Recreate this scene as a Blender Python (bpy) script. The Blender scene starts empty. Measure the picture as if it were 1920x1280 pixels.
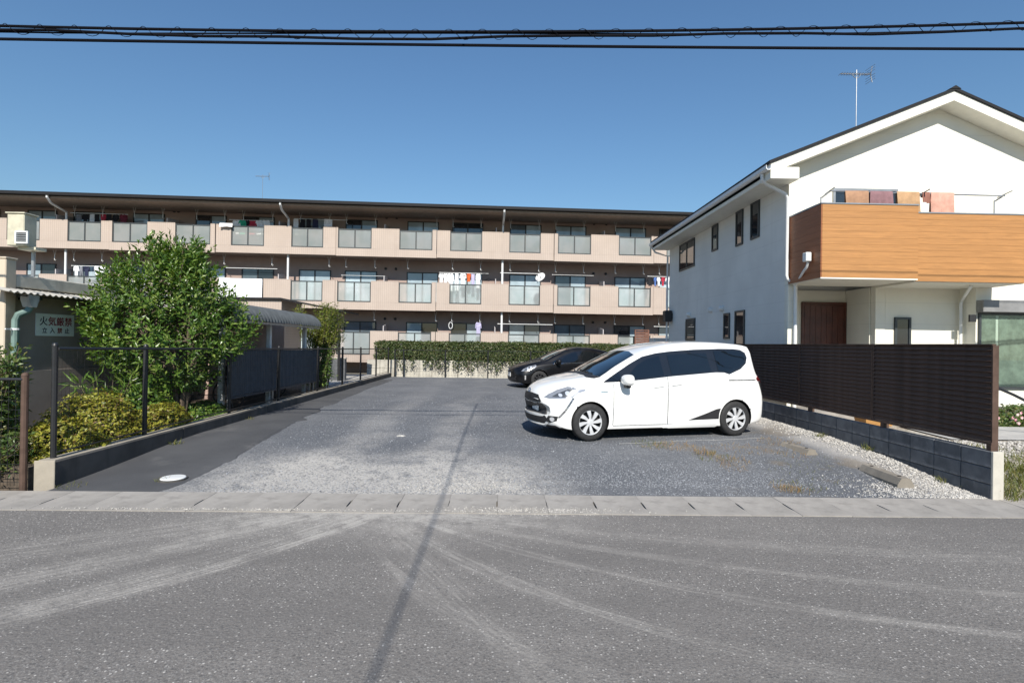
import bpy, bmesh, math, random
from mathutils import Vector, Matrix, geometry, noise as mnoise
from mathutils.bvhtree import BVHTree

random.seed(7)
R = math.radians
scn = bpy.context.scene
col = scn.collection

# ------------------------------------------------------------------ camera
FPX, CAMH = 1000.0, 1.7                       # focal length in photo pixels, eye height
Yc = Vector((-.02, -.005, 1)).normalized()    # world axes seen in camera coordinates (right, up, forward)
Zc = Vector((.0145, 1, 0)); Zc = (Zc - Yc * Zc.dot(Yc)).normalized()
Xc = Zc.cross(Yc)
if Xc.x < 0: Xc = -Xc
cam_d = bpy.data.cameras.new('camera'); cam = bpy.data.objects.new('camera', cam_d); col.objects.link(cam)
cam_d.sensor_width = 36; cam_d.lens = 36 * FPX / 1920
cam_d.clip_start = .05; cam_d.clip_end = 3000
right = Vector((Xc.x, Yc.x, Zc.x)); up = Vector((Xc.y, Yc.y, Zc.y)); fwd = Vector((Xc.z, Yc.z, Zc.z))
mw = Matrix((right, up, -fwd)).transposed().to_4x4(); mw.translation = (0, 0, CAMH)
cam.matrix_world = mw
scn.camera = cam

# ------------------------------------------------------------------ sky, sun, exposure
SUN_EL, SUN_AZ = 39.0, 1.5                    # the sun stands behind the camera, a little to the right
w = bpy.data.worlds.new('World'); scn.world = w; w.use_nodes = True
nt = w.node_tree
bg = nt.nodes['Background']
sky = nt.nodes.new('ShaderNodeTexSky'); sky.sky_type = 'NISHITA'; sky.sun_disc = False
sky.sun_elevation = R(SUN_EL); sky.sun_rotation = R(180 - SUN_AZ)
sky.altitude = 0; sky.air_density = 1.7; sky.dust_density = 0; sky.ozone_density = 10
nt.links.new(sky.outputs[0], bg.inputs[0]); bg.inputs[1].default_value = .088
sd = bpy.data.lights.new('sun', 'SUN'); sun = bpy.data.objects.new('sun', sd); col.objects.link(sun)
sd.energy = 4.8; sd.angle = R(.42); sd.color = (1, .945, .85)
sdir = Vector((math.sin(R(SUN_AZ)) * math.cos(R(SUN_EL)), -math.cos(R(SUN_AZ)) * math.cos(R(SUN_EL)), math.sin(R(SUN_EL))))
sun.rotation_euler = sdir.to_track_quat('Z', 'Y').to_euler(); sun.location = sdir * 60
vs = scn.view_settings
vs.view_transform = 'Standard'; vs.look = 'None'; vs.gamma = 1; vs.use_curve_mapping = False; vs.exposure = .38
scn.cycles.max_bounces = 8; scn.cycles.transparent_max_bounces = 16
scn.cycles.caustics_reflective = False; scn.cycles.caustics_refractive = False

# ------------------------------------------------------------------ measuring helpers
def ray(px, py):
    a, b = (px - 960) / FPX, -(py - 640) / FPX
    return right * a + up * b + fwd
def at(px, py, Y):                            # photo pixel + real distance -> point in the place
    r = ray(px, py); return Vector((0, 0, CAMH)) + r * (Y / r.y)
def gnd(px, py, z=0):
    r = ray(px, py); return Vector((0, 0, CAMH)) + r * ((z - CAMH) / r.z)
def sstep(t): t = max(0, min(1, t)); return t * t * (3 - 2 * t)
def gz(y): return .02 + .13 * sstep((y - 5.9) / 3.2)

# ------------------------------------------------------------------ material helpers
class NT:
    def __init__(s, name):
        s.m = bpy.data.materials.new(name); s.m.use_nodes = True
        s.t = s.m.node_tree; s.b = s.t.nodes['Principled BSDF']; s.co = None
    def n(s, kind, **kw):
        o = s.t.nodes.new('ShaderNode' + kind)
        for k, v in kw.items(): setattr(o, k, v)
        return o
    def l(s, a, b): s.t.links.new(a, b)
    def obj(s):
        if s.co is None: s.co = s.n('TexCoord').outputs['Object']
        return s.co
    def mapped(s, scale=(1, 1, 1), loc=(0, 0, 0), rot=(0, 0, 0)):
        m = s.n('Mapping'); m.inputs['Scale'].default_value = scale; m.inputs['Location'].default_value = loc
        m.inputs['Rotation'].default_value = rot; s.l(s.obj(), m.inputs[0]); return m.outputs[0]
    def noise(s, scale, detail=4, rough=.55, vec=None, dist=0):
        o = s.n('TexNoise'); o.inputs['Scale'].default_value = scale; o.inputs['Detail'].default_value = detail
        o.inputs['Roughness'].default_value = rough; o.inputs['Distortion'].default_value = dist
        s.l(vec or s.obj(), o.inputs['Vector']); return o.outputs['Fac']
    def vor(s, scale, out='Distance', vec=None, feature='F1'):
        o = s.n('TexVoronoi', feature=feature); o.inputs['Scale'].default_value = scale
        s.l(vec or s.obj(), o.inputs['Vector']); return o.outputs[out]
    def rng(s, v, a, b, c=0, d=1, smooth=True):
        o = s.n('MapRange'); o.interpolation_type = 'SMOOTHSTEP' if smooth else 'LINEAR'
        s.l(v, o.inputs[0])
        for i, x in enumerate((a, b, c, d)): o.inputs[i + 1].default_value = x
        return o.outputs[0]
    def math(s, op, a, b=None):
        o = s.n('Math', operation=op)
        for i, v in enumerate((a, b)):
            if v is None: continue
            if isinstance(v, (int, float)): o.inputs[i].default_value = v
            else: s.l(v, o.inputs[i])
        return o.outputs[0]
    def mix(s, f, a, b, mode='MIX'):
        o = s.n('Mix', data_type='RGBA', blend_type=mode)
        for k, v in ((0, f), (6, a), (7, b)):
            if isinstance(v, (int, float)): o.inputs[k].default_value = v
            elif isinstance(v, tuple): o.inputs[k].default_value = (*v, 1) if len(v) == 3 else v
            else: s.l(v, o.inputs[k])
        return o.outputs[2]
    def bump(s, h, strength=.3, dist=.01):
        o = s.n('Bump'); o.inputs['Strength'].default_value = strength; o.inputs['Distance'].default_value = dist
        s.l(h, o.inputs['Height']); s.l(o.outputs[0], s.b.inputs['Normal']); return o
    def base(s, c):
        if isinstance(c, tuple): s.b.inputs['Base Color'].default_value = (*c, 1)
        else: s.l(c, s.b.inputs['Base Color'])
    def set(s, **kw):
        for k, v in kw.items():
            i = s.b.inputs[k.replace('_', ' ')]
            if hasattr(v, 'is_linked'): s.l(v, i)
            else: i.default_value = v
        return s

M = {}
def plain(name, c, rough=.6, metal=0, var=.12, scale=6, coat=0, bump=0, spec=.5):
    """painted or moulded surface: base colour with a little weathering"""
    t = NT(name)
    f = t.noise(scale, 5, .6)
    lo = tuple(x * (1 - var) for x in c); hi = tuple(min(1, x * (1 + var)) for x in c)
    t.base(t.mix(t.rng(f, .3, .7), lo, hi)); t.set(Roughness=rough, Metallic=metal)
    t.b.inputs['Specular IOR Level'].default_value = spec
    if coat: t.b.inputs['Coat Weight'].default_value = coat; t.b.inputs['Coat Roughness'].default_value = .04
    if bump: t.bump(t.noise(scale * 12, 4), bump, .004)
    M[name] = t.m; return t

plain('white_paint', (.78, .78, .76), .45, var=.03)
plain('black_metal', (.018, .018, .02), .45, var=.2)
plain('dark_brown_metal', (.10, .066, .052), .6, var=.2, spec=.1)
plain('grey_metal', (.35, .36, .37), .4, .6, var=.1)
plain('white_plastic', (.72, .73, .73), .4, var=.05)
plain('dark_plastic', (.02, .02, .022), .55)
plain('rubber', (.022, .022, .023), .75, var=.25, scale=20)
plain('steel', (.55, .56, .57), .3, .9)
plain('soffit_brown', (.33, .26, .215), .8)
plain('roof_black', (.013, .013, .015), .7, spec=.3)
plain('cream_trim', (.78, .76, .68), .55, var=.04)
plain('soffit_cream', (.70, .68, .60), .7, var=.04)
plain('green_pipe', (.14, .21, .185), .5, var=.25, scale=4)
plain('cabinet_yellow', (.54, .51, .39), .5, var=.12)
plain('curtain', (.27, .29, .245), .9, var=.25)
plain('door_brown', (.085, .025, .015), .4, var=.3, scale=3)
plain('screen_brown', (.16, .07, .045), .6, var=.2)
plain('pink_wall', (.46, .33, .29), .85, var=.08, scale=2, bump=.2)
plain('cream_wall', (.56, .475, .37), .85, var=.06, scale=2, bump=.2)
plain('taupe_wall', (.29, .255, .235), .9, var=.12, scale=1.5, bump=.2)
plain('bark', (.12, .09, .065), .9, var=.4, scale=12, bump=.5)
plain('orange_plastic', (.42, .22, .07), .6)
plain('shutter_grey', (.22, .22, .22), .5)
plain('frame_grey', (.05, .057, .06), .45, .2)
plain('awning_grey', (.42, .40, .36), .8, var=.25, scale=5)
plain('shelter_grey', (.085, .095, .103), .75, var=.15, spec=.25)
plain('panel_blue_grey', (.05, .064, .086), .5, var=.2)
plain('cable_black', (.005, .0055, .009), .8, spec=.1)
plain('soil', (.085, .065, .048), .95, var=.4, scale=10, bump=.6)
plain('stone_white', (.44, .42, .39), .9, var=.35, scale=30)
plain('stone_grey', (.24, .25, .27), .9, var=.35, scale=30)
plain('partition_grey', (.5, .47, .47), .7)
plain('rope_grey', (.4, .39, .37), .9)
plain('walkway', (.42, .41, .39), .9, var=.1, scale=3, bump=.3)

def concrete(name, c, var=.25, stain=.5):
    t = NT(name)
    f1 = t.noise(1.6, 6, .6); f2 = t.noise(9, 5, .65); f3 = t.noise(70, 3)
    a = t.mix(t.rng(f1, .3, .7), tuple(x * (1 - var) for x in c), tuple(x * (1 + var * .6) for x in c))
    st = t.noise(1.0, 4, .6, t.mapped((3.5, 3.5, .7)))
    a = t.mix(t.math('MULTIPLY', t.rng(st, .5, .72), stain), a, tuple(x * .42 for x in c))
    a = t.mix(t.rng(f2, .35, .75, 0, .35), a, tuple(x * .7 for x in c))
    t.base(a); t.set(Roughness=.92); t.bump(t.math('ADD', f3, t.math('MULTIPLY', f2, 1.5)), .35, .004)
    M[name] = t.m
concrete('concrete', (.36, .32, .26), .2, .3); concrete('concrete_dark', (.085, .08, .075), .35, .6)  # the second is darkened to hold the kerb wall's shaded side; also mortar
concrete('concrete_kerb', (.335, .312, .284), .2, .5)
concrete('concrete_stop', (.27, .24, .20), .25, .4)
concrete('concrete_pale', (.55, .52, .45), .2, .5)

def block_mat():
    t = NT('concrete_block'); rnd = t.n('ObjectInfo').outputs['Random']
    cb_ = t.n('CombineXYZ'); [t.l(t.math('MULTIPLY', rnd, k_), cb_.inputs[q_]) for q_, k_ in enumerate((37.0, 91.0, 53.0))]
    va = t.n('VectorMath', operation='ADD'); t.l(t.obj(), va.inputs[0]); t.l(cb_.outputs[0], va.inputs[1]); P_ = va.outputs[0]
    f1 = t.noise(4, 5, .6, P_); f2 = t.noise(60, 4); f3 = t.noise(9, 5, .7, P_)
    a = t.mix(t.rng(f1, .3, .7), (.085, .09, .098), (.175, .18, .19))
    a = t.mix(t.rng(rnd, 0, 1, 0, .4), a, (.075, .08, .09))
    sz = t.n('SeparateXYZ'); t.l(t.obj(), sz.inputs[0])
    lo_ = t.rng(sz.outputs[2], .055, .0, 0, 1)          # lime washed out along the bed joints
    a = t.mix(t.math('MULTIPLY', lo_, t.rng(f3, .38, .62, .1, .75)), a, (.30, .30, .31))
    a = t.mix(t.rng(f3, .58, .75, 0, .5), a, (.24, .245, .255))
    t.base(a); t.set(Roughness=.95); t.bump(f2, .5, .004); M['concrete_block'] = t.m
block_mat()

def tile_mat():                                # ribbed salmon tiles of the apartment fronts
    t = NT('tile_salmon')
    wv = t.n('TexWave', wave_type='BANDS', bands_direction='X'); wv.inputs['Scale'].default_value = 3.2
    t.l(t.obj(), wv.inputs['Vector'])
    wz = t.n('TexWave', wave_type='BANDS', bands_direction='Z'); wz.inputs['Scale'].default_value = 3.0
    t.l(t.obj(), wz.inputs['Vector'])
    j = t.rng(wv.outputs['Fac'], 0, .25, 0, 1)
    f = t.noise(1.2, 5)
    a = t.mix(t.rng(f, .3, .7), (.44, .36, .305), (.49, .405, .345))
    a = t.mix(j, tuple(x * .86 for x in (.46, .375, .32)), a)
    a = t.mix(t.rng(wz.outputs['Fac'], 0, .1, .0, 1), tuple(x * .92 for x in (.46, .375, .32)), a)
    st = t.noise(1, 4, .6, t.mapped((2.5, 2.5, .25)))
    a = t.mix(t.rng(st, .55, .8, 0, .3), a, (.34, .27, .225))
    t.base(a); t.set(Roughness=.7); t.bump(wv.outputs['Fac'], .3, .006); M['tile_salmon'] = t.m
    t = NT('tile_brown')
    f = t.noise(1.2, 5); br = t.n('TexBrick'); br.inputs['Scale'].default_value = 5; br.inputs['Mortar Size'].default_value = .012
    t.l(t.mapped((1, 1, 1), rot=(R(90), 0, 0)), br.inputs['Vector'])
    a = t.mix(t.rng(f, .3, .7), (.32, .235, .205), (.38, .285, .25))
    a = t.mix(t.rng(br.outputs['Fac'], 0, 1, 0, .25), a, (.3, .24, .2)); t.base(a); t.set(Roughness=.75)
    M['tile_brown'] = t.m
tile_mat()

def siding_mat(name, c, wood=False):
    t = NT(name)
    if wood:
        g = t.noise(3, 6, .65, t.mapped((.6, .6, 14)), 1.2)
        g2 = t.noise(1.2, 4, .6, t.mapped((.35, .35, 5)))
        rnd = t.n('ObjectInfo').outputs['Random']
        a = t.mix(t.rng(g, .3, .72), tuple(x * .8 for x in c), tuple(min(1, x * 1.13) for x in c))
        a = t.mix(t.rng(g2, .55, .75, 0, .5), a, tuple(x * .62 for x in c))
        a = t.mix(t.rng(rnd, 0, 1, 0, .25), a, tuple(x * .8 for x in c))
        t.bump(g, .15, .003); t.set(Roughness=.5)
    else:
        f = t.noise(.8, 5); f2 = t.noise(90, 4)
        a = t.mix(t.rng(f, .3, .7), tuple(x * .93 for x in c), tuple(min(1, x * 1.05) for x in c))
        st = t.noise(1, 4, .6, t.mapped((2.2, 2.2, .2)))
        a = t.mix(t.rng(st, .58, .8, 0, .22), a, tuple(x * .7 for x in c))
        sz = t.n('SeparateXYZ'); t.l(t.obj(), sz.inputs[0])
        fr_ = t.math('FRACT', t.math('DIVIDE', t.math('ADD', sz.outputs[2], 10.0), .455)); ln = t.rng(t.math('ABSOLUTE', t.math('SUBTRACT', fr_, .5)), .012, .004)
        a = t.mix(t.math('MULTIPLY', ln, .28), a, tuple(x * .45 for x in c))
        t.bump(t.math('SUBTRACT', f2, t.math('MULTIPLY', ln, 1.2)), .25, .004); t.set(Roughness=.85)
    t.base(a); M[name] = t.m
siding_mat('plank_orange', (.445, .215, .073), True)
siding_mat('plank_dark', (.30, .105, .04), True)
siding_mat('wall_cream', (.78, .76, .67)); siding_mat('wall_grey', (.74, .735, .705))

def glass_mat(name, c, rough=.03, var=.2):
    t = NT(name); f = t.noise(1.3, 3)
    rnd = t.n('ObjectInfo').outputs['Random']
    a = t.mix(t.rng(f, .3, .7), tuple(x * (1 - var) for x in c), tuple(x * (1 + var) for x in c))
    a = t.mix(t.rng(rnd, 0, 1, 0, .5), a, tuple(x * .55 for x in c))
    t.base(a); t.set(Roughness=rough); t.b.inputs['IOR'].default_value = 1.6
    t.b.inputs['Coat Weight'].default_value = .6; t.b.inputs['Coat Roughness'].default_value = .02; M[name] = t.m
glass_mat('glass_sky_curtain', (.40, .49, .55)); glass_mat('glass_mid', (.12, .155, .185)); glass_mat('glass_dark', (.02, .025, .032))  # the palest paints sky reflection and lace curtains into one pane colour
glass_mat('car_glass', (.006, .008, .010), .02); glass_mat('car_screen', (.01, .018, .026), .02)
def frosted():
    t = NT('glass_frosted')
    f = t.noise(1.1, 3); rnd = t.n('ObjectInfo').outputs['Random']
    t.base(t.mix(t.rng(f, .3, .7), (.74, .82, .80), (.95, .97, .95)))
    t.set(Roughness=.38); t.b.inputs['Transmission Weight'].default_value = .72; t.b.inputs['IOR'].default_value = 1.12
    M['glass_frosted'] = t.m
frosted()
def clear_glass():
    t = NT('glass_clear'); tr = t.n('BsdfTransparent'); gl = t.n('BsdfGlossy'); gl.inputs['Roughness'].default_value = .01
    tr.inputs[0].default_value = (.86, .92, .90, 1); fr = t.n('LayerWeight'); fr.inputs[0].default_value = .25; mx = t.n('MixShader')
    t.l(t.rng(fr.outputs['Fresnel'], 0, 1, .05, .7), mx.inputs[0]); t.l(tr.outputs[0], mx.inputs[1]); t.l(gl.outputs[0], mx.inputs[2]); t.l(mx.outputs[0], t.t.nodes['Material Output'].inputs[0]); M['glass_clear'] = t.m
clear_glass()

def leaf_mat(name, cols, rough=.38, trans=.25):
    t = NT(name)
    g = t.n('NewGeometry').outputs['Random Per Island']
    r = t.n('ValToRGB'); t.l(g, r.inputs[0])
    while len(r.color_ramp.elements) < len(cols): r.color_ramp.elements.new(.5)
    for i, c in enumerate(cols):
        e = r.color_ramp.elements[i]; e.position = i / (len(cols) - 1); e.color = (*c, 1)
    t.base(r.outputs[0]); t.set(Roughness=rough)
    tr = t.n('BsdfTranslucent'); t.l(t.mix(1.0, r.outputs[0], (1, 1, .45), 'MULTIPLY'), tr.inputs[0])
    mx = t.n('MixShader'); mx.inputs[0].default_value = trans
    out = t.t.nodes['Material Output']
    t.l(t.b.outputs[0], mx.inputs[1]); t.l(tr.outputs[0], mx.inputs[2]); t.l(mx.outputs[0], out.inputs[0])
    M[name] = t.m
leaf_mat('leaf_tree', [(.04, .09, .014), (.085, .17, .026), (.15, .25, .04), (.25, .32, .075)], .32, .35)
leaf_mat('leaf_azalea', [(.10, .12, .015), (.25, .26, .028), (.36, .34, .04), (.16, .09, .03)], .45)
leaf_mat('leaf_hedge', [(.025, .048, .012), (.055, .085, .022), (.09, .12, .035), (.12, .11, .045)], .45)
leaf_mat('leaf_bamboo', [(.06, .09, .012), (.13, .17, .02), (.22, .22, .03)], .45)
leaf_mat('leaf_shrub', [(.04, .085, .016), (.08, .135, .03), (.13, .19, .05), (.20, .18, .06)], .4)
leaf_mat('leaf_grass', [(.07, .10, .02), (.14, .16, .035), (.22, .19, .06)], .6)
leaf_mat('leaf_dry', [(.30, .16, .07), (.36, .24, .11), (.22, .17, .07)], .7)
leaf_mat('petal_pink', [(.65, .2, .3), (.8, .5, .55), (.8, .7, .65)], .6)

def circle3(a, b, c):
    ax, ay = a; bx, by = b; cx, cy = c
    d = 2 * (ax * (by - cy) + bx * (cy - ay) + cx * (ay - by))
    ux = ((ax * ax + ay * ay) * (by - cy) + (bx * bx + by * by) * (cy - ay) + (cx * cx + cy * cy) * (ay - by)) / d
    uy = ((ax * ax + ay * ay) * (cx - bx) + (bx * bx + by * by) * (ax - cx) + (cx * cx + cy * cy) * (bx - ax)) / d
    return ux, uy, math.hypot(ax - ux, ay - uy)

def road_mat():
    t = NT('asphalt_road'); p = t.obj()
    big = t.noise(.45, 4); mid = t.noise(3.5, 5); fine = t.noise(120, 3, .7)
    a = t.mix(t.rng(big, .3, .7), (.162, .149, .138), (.205, .190, .175))
    a = t.mix(t.rng(mid, .35, .7, 0, .4), a, (.135, .125, .116))
    v = t.n('TexVoronoi'); v.inputs['Scale'].default_value = 50; t.l(p, v.inputs['Vector'])
    vc = t.n('SeparateColor'); t.l(v.outputs['Color'], vc.inputs[0])
    stone = t.math('MULTIPLY', t.rng(v.outputs['Distance'], .36, .26), t.rng(vc.outputs[0], .66, .74))
    dark = t.math('MULTIPLY', t.rng(v.outputs['Distance'], .5, .36), t.rng(vc.outputs[1], .66, .7))
    a = t.mix(t.math('MULTIPLY', dark, .55), a, (.055, .055, .056))
    a = t.mix(t.math('MULTIPLY', stone, t.rng(vc.outputs[2], 0, 1, .25, .9)), a, (.58, .55, .51))
    v2 = t.n('TexVoronoi'); v2.inputs['Scale'].default_value = 150; t.l(p, v2.inputs['Vector'])
    vc2 = t.n('SeparateColor'); t.l(v2.outputs['Color'], vc2.inputs[0])
    a = t.mix(t.rng(vc2.outputs[0], .6, .95, 0, .5), a, (.30, .29, .275))
    a = t.mix(t.rng(vc2.outputs[1], .6, .95, 0, .6), a, (.095, .09, .086))
    # worn, slightly darker and lighter lanes and old hairline seams
    lane = t.noise(1, 4, .6, t.mapped((.12, 1.1, 1)))
    a = t.mix(t.rng(lane, .42, .62, 0, .45), a, (.132, .123, .115))
    crk = t.n('TexVoronoi', feature='DISTANCE_TO_EDGE'); crk.inputs['Scale'].default_value = .55
    wv_ = t.n('VectorMath', operation='ADD'); t.l(p, wv_.inputs[0]); nz_ = t.n('TexNoise'); nz_.inputs['Scale'].default_value = 1.8; nz_.inputs['Detail'].default_value = 6; t.l(p, nz_.inputs['Vector']); t.l(nz_.outputs['Color'], wv_.inputs[1])
    t.l(wv_.outputs[0], crk.inputs['Vector'])
    ck = t.math('MULTIPLY', t.rng(crk.outputs['Distance'], .006, .0015), t.rng(t.noise(.35, 3), .52, .6, 0, .6))
    a = t.mix(ck, a, (.05, .048, .046))
    # pale dust carried out of the gravel lot by turning tyres: bands along the cars' turning circles
    tot = None
    arcs = [((-3.9, 2.62), (-2.37, 3.75), (-1.27, 5.2), .10, .75), ((-3.5, 2.95), (-2.37, 3.98), (-1.3, 5.3), .22, .55),
            ((-4.6, 2.9), (-2.74, 4.38), (-2.0, 5.1), .26, .6), ((-6.2, 3.1), (-3.9, 4.3), (-2.2, 5.25), .30, .45),
            ((-1.05, 5.2), (.1, 3.83), (1.3, 3.0), .12, .55), ((-1.16, 5.1), (-.22, 3.51), (.35, 2.5), .14, .4),
            ((-.9, 5.25), (.28, 4.32), (1.9, 3.5), .07, .55), ((-.75, 5.25), (1.13, 4.35), (3.2, 3.75), .09, .32),
            ((-.6, 5.3), (1.3, 4.75), (3.4, 4.4), .16, .28), ((-.2, 3.3), (.46, 2.75), (1.3, 2.3), .12, .35)]
    n1 = t.noise(5, 5, .65); n2 = t.noise(26, 3)
    xy = t.n('SeparateXYZ'); t.l(p, xy.inputs[0])
    for q, (A, B, C_, wd, amp) in enumerate(arcs):
        cx, cy, r = circle3(A, B, C_)
        dx = t.math('SUBTRACT', xy.outputs[0], cx); dy = t.math('SUBTRACT', xy.outputs[1], cy)
        d = t.math('SQRT', t.math('ADD', t.math('MULTIPLY', dx, dx), t.math('MULTIPLY', dy, dy)))
        d = t.math('ABSOLUTE', t.math('SUBTRACT', d, r))
        m = t.rng(d, wd * 1.15, wd * .15, 0, amp * .78)
        ang = t.math('ARCTAN2', dy, dx)
        cv = t.n('CombineXYZ'); t.l(t.math('MULTIPLY', d, 34), cv.inputs[0]); t.l(t.math('MULTIPLY', ang, r * 1.1), cv.inputs[1]); cv.inputs[2].default_value = q * 3.1
        m = t.math('MULTIPLY', m, t.rng(t.noise(1, 3, .6, cv.outputs[0]), .36, .62, .12, 1.25))
        fade = t.rng(xy.outputs[1], 2.1, 3.6, .35, 1)
        # a turning track lies only on its own side of the gateway
        side = t.rng(xy.outputs[0], -.6, -1.3) if q < 4 else t.rng(xy.outputs[0], -1.25, -.7)
        m = t.math('MULTIPLY', t.math('MULTIPLY', m, fade), side)
        tot = m if tot is None else t.math('ADD', tot, m)
    gx = t.math('MULTIPLY', t.math('ADD', xy.outputs[0], .9), .42)
    gate = t.math('MULTIPLY', t.rng(t.math('ABSOLUTE', gx), 1.1, .1), t.rng(xy.outputs[1], 4.3, 5.5, 0, .8))
    tot = t.math('ADD', tot, gate)
    tot = t.math('MULTIPLY', tot, t.rng(n1, .28, .62, .25, 1)); tot = t.math('MULTIPLY', tot, t.rng(n2, .25, .6, .55, 1))
    a = t.mix(t.math('MINIMUM', tot, .85), a, (.42, .395, .36))
    t.base(a); t.set(Roughness=.9)
    h = t.math('ADD', t.math('MULTIPLY', v.outputs['Distance'], -1.2), fine); t.bump(h, .5, .006)
    M['asphalt_road'] = t.m
road_mat()

def lot_mat():
    t = NT('worn_gravel_asphalt'); p = t.obj()
    big = t.noise(.55, 5, .6); mid = t.noise(2.4, 6, .65); fine = t.noise(90, 3, .7)
    a = t.mix(t.rng(big, .35, .65), (.125, .131, .143), (.17, .175, .185))
    a = t.mix(t.rng(mid, .4, .7, 0, .4), a, (.10, .107, .12))
    xy = t.n('SeparateXYZ'); t.l(p, xy.inputs[0])
    # dusty ruts down the middle, where cars drive in
    wob = t.math('ADD', xy.outputs[0], t.math('MULTIPLY', t.math('SUBTRACT', t.noise(.5, 2), .5), 1.6))
    rut = t.math('ADD', t.rng(t.math('ABSOLUTE', t.math('ADD', wob, 2.35)), .55, .1), t.rng(t.math('ABSOLUTE', t.math('ADD', wob, .85)), .5, .1))
    rut = t.math('MULTIPLY', rut, t.rng(xy.outputs[1], 19, 8, .15, 1))
    near = t.math('MULTIPLY', t.rng(xy.outputs[1], 8.3, 6.5, 0, 1), t.math('MULTIPLY', t.rng(xy.outputs[0], 1.3, -.3), t.rng(xy.outputs[0], -3.6, -2.6, .45, 1)))
    dust = t.math('ADD', t.math('MULTIPLY', rut, .38), t.math('MULTIPLY', near, 1.15))
    dust = t.math('MULTIPLY', dust, t.rng(t.noise(3.2, 8, .75), .34, .58, .3, 1))
    a = t.mix(t.math('MINIMUM', dust, .92), a, (.47, .445, .41))
    v = t.n('TexVoronoi'); v.inputs['Scale'].default_value = 48; t.l(p, v.inputs['Vector'])
    vc = t.n('SeparateColor'); t.l(v.outputs['Color'], vc.inputs[0])
    stone = t.math('MULTIPLY', t.rng(v.outputs['Distance'], .45, .3), t.rng(vc.outputs[0], .74, .8))
    a = t.mix(t.math('MULTIPLY', stone, t.rng(vc.outputs[1], 0, 1, .15, .8)), a, (.42, .42, .42))
    a = t.mix(t.rng(vc.outputs[2], .5, 1, 0, .55), a, (.05, .055, .065))
    # pale gravel bank along the block wall
    wall = t.math('ADD', xy.outputs[0], t.math('MULTIPLY', t.math('SUBTRACT', t.noise(1.2, 4), .5), .7))
    a = t.mix(t.rng(wall, 4.75, 5.25, 0, .85), a, (.42, .40, .375))
    # earth showing through near the wheel stops
    e = t.math('MULTIPLY', t.rng(t.noise(1.3, 5, .6), .52, .66), t.rng(xy.outputs[0], 2.2, 3.6, 0, .5))
    a = t.mix(e, a, (.19, .15, .10))
    t.base(a); t.set(Roughness=.95)
    t.bump(t.math('ADD', t.math('MULTIPLY', v.outputs['Distance'], -1.0), fine), .7, .01); M['worn_gravel_asphalt'] = t.m
    t = NT('asphalt_new'); f = t.noise(1.2, 5); fi = t.noise(160, 3)
    a = t.mix(t.rng(f, .3, .7), (.055, .056, .06), (.078, .079, .083))
    a = t.mix(t.rng(t.noise(.9, 6, .7), .55, .72, 0, .5), a, (.16, .155, .15))
    a = t.mix(t.rng(fi, .45, .75, 0, .4), a, (.12, .12, .125)); t.base(a); t.set(Roughness=.88); t.bump(fi, .5, .004); M['asphalt_new'] = t.m
    t = NT('garden_soil_gravel'); f = t.noise(1.5, 5); v = t.n('TexVoronoi'); v.inputs['Scale'].default_value = 30; t.l(t.obj(), v.inputs['Vector'])
    vc = t.n('SeparateColor'); t.l(v.outputs['Color'], vc.inputs[0])
    a = t.mix(t.rng(f, .35, .65), (.30, .26, .20), (.42, .39, .33)); a = t.mix(t.rng(vc.outputs[0], .4, .9, 0, .7), a, (.55, .52, .47))
    a = t.mix(t.rng(vc.outputs[1], .6, .9, 0, .6), a, (.16, .14, .10)); t.base(a); t.set(Roughness=.95); t.bump(v.outputs['Distance'], .6, .01)
    M['garden_soil_gravel'] = t.m
    t = NT('ground_earth'); f = t.noise(.3, 5); t.base(t.mix(t.rng(f, .3, .7), (.14, .13, .11), (.22, .21, .18))); t.set(Roughness=.95); M['ground_earth'] = t.m
lot_mat()

def paint_mat(name, c, flake=0):
    t = NT(name); t.base(c); t.set(Roughness=.35); t.b.inputs['Coat Weight'].default_value = 1; t.b.inputs['Coat Roughness'].default_value = .03
    t.b.inputs['Metallic'].default_value = flake
    f = t.noise(3, 4); dirt = t.math('MULTIPLY', t.rng(f, .45, .75), .12)
    t.base(t.mix(dirt, c, tuple(x * .6 + .08 for x in c))); M[name] = t.m
paint_mat('car_white', (.80, .80, .79)); paint_mat('car_black', (.004, .004, .005)); M['car_black'].node_tree.nodes['Principled BSDF'].inputs['Coat Weight'].default_value = .35; M['car_black'].node_tree.nodes['Principled BSDF'].inputs['Specular IOR Level'].default_value = .25
def lamp_glass(name, c, rough=.05):
    t = NT(name); t.base(t.mix(t.rng(t.vor(28), .2, .6), c, tuple(x * .35 for x in c))); t.set(Roughness=rough, Metallic=.35)
    t.b.inputs['Coat Weight'].default_value = 1; M[name] = t.m
plain('lamp_clear', (.8, .81, .83), .08, .5, var=.05, coat=1); lamp_glass('lamp_red', (.35, .01, .01)); lamp_glass('lamp_grey', (.35, .36, .38))
plain('chrome', (.75, .76, .78), .12, 1, var=.03); plain('hubcap_silver', (.66, .67, .69), .35, .3, var=.06)
plain('sign_white', (.80, .86, .84), .6, var=.08, scale=3); plain('ink_red', (.26, .03, .05), .7); plain('ink_dark', (.045, .05, .075), .7)
CLOTH = {}
def cloth(name, c):
    if name not in CLOTH:
        t = plain('cloth_' + name, c, .9, var=.14, scale=9); CLOTH[name] = 1
    return M['cloth_' + name]

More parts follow.
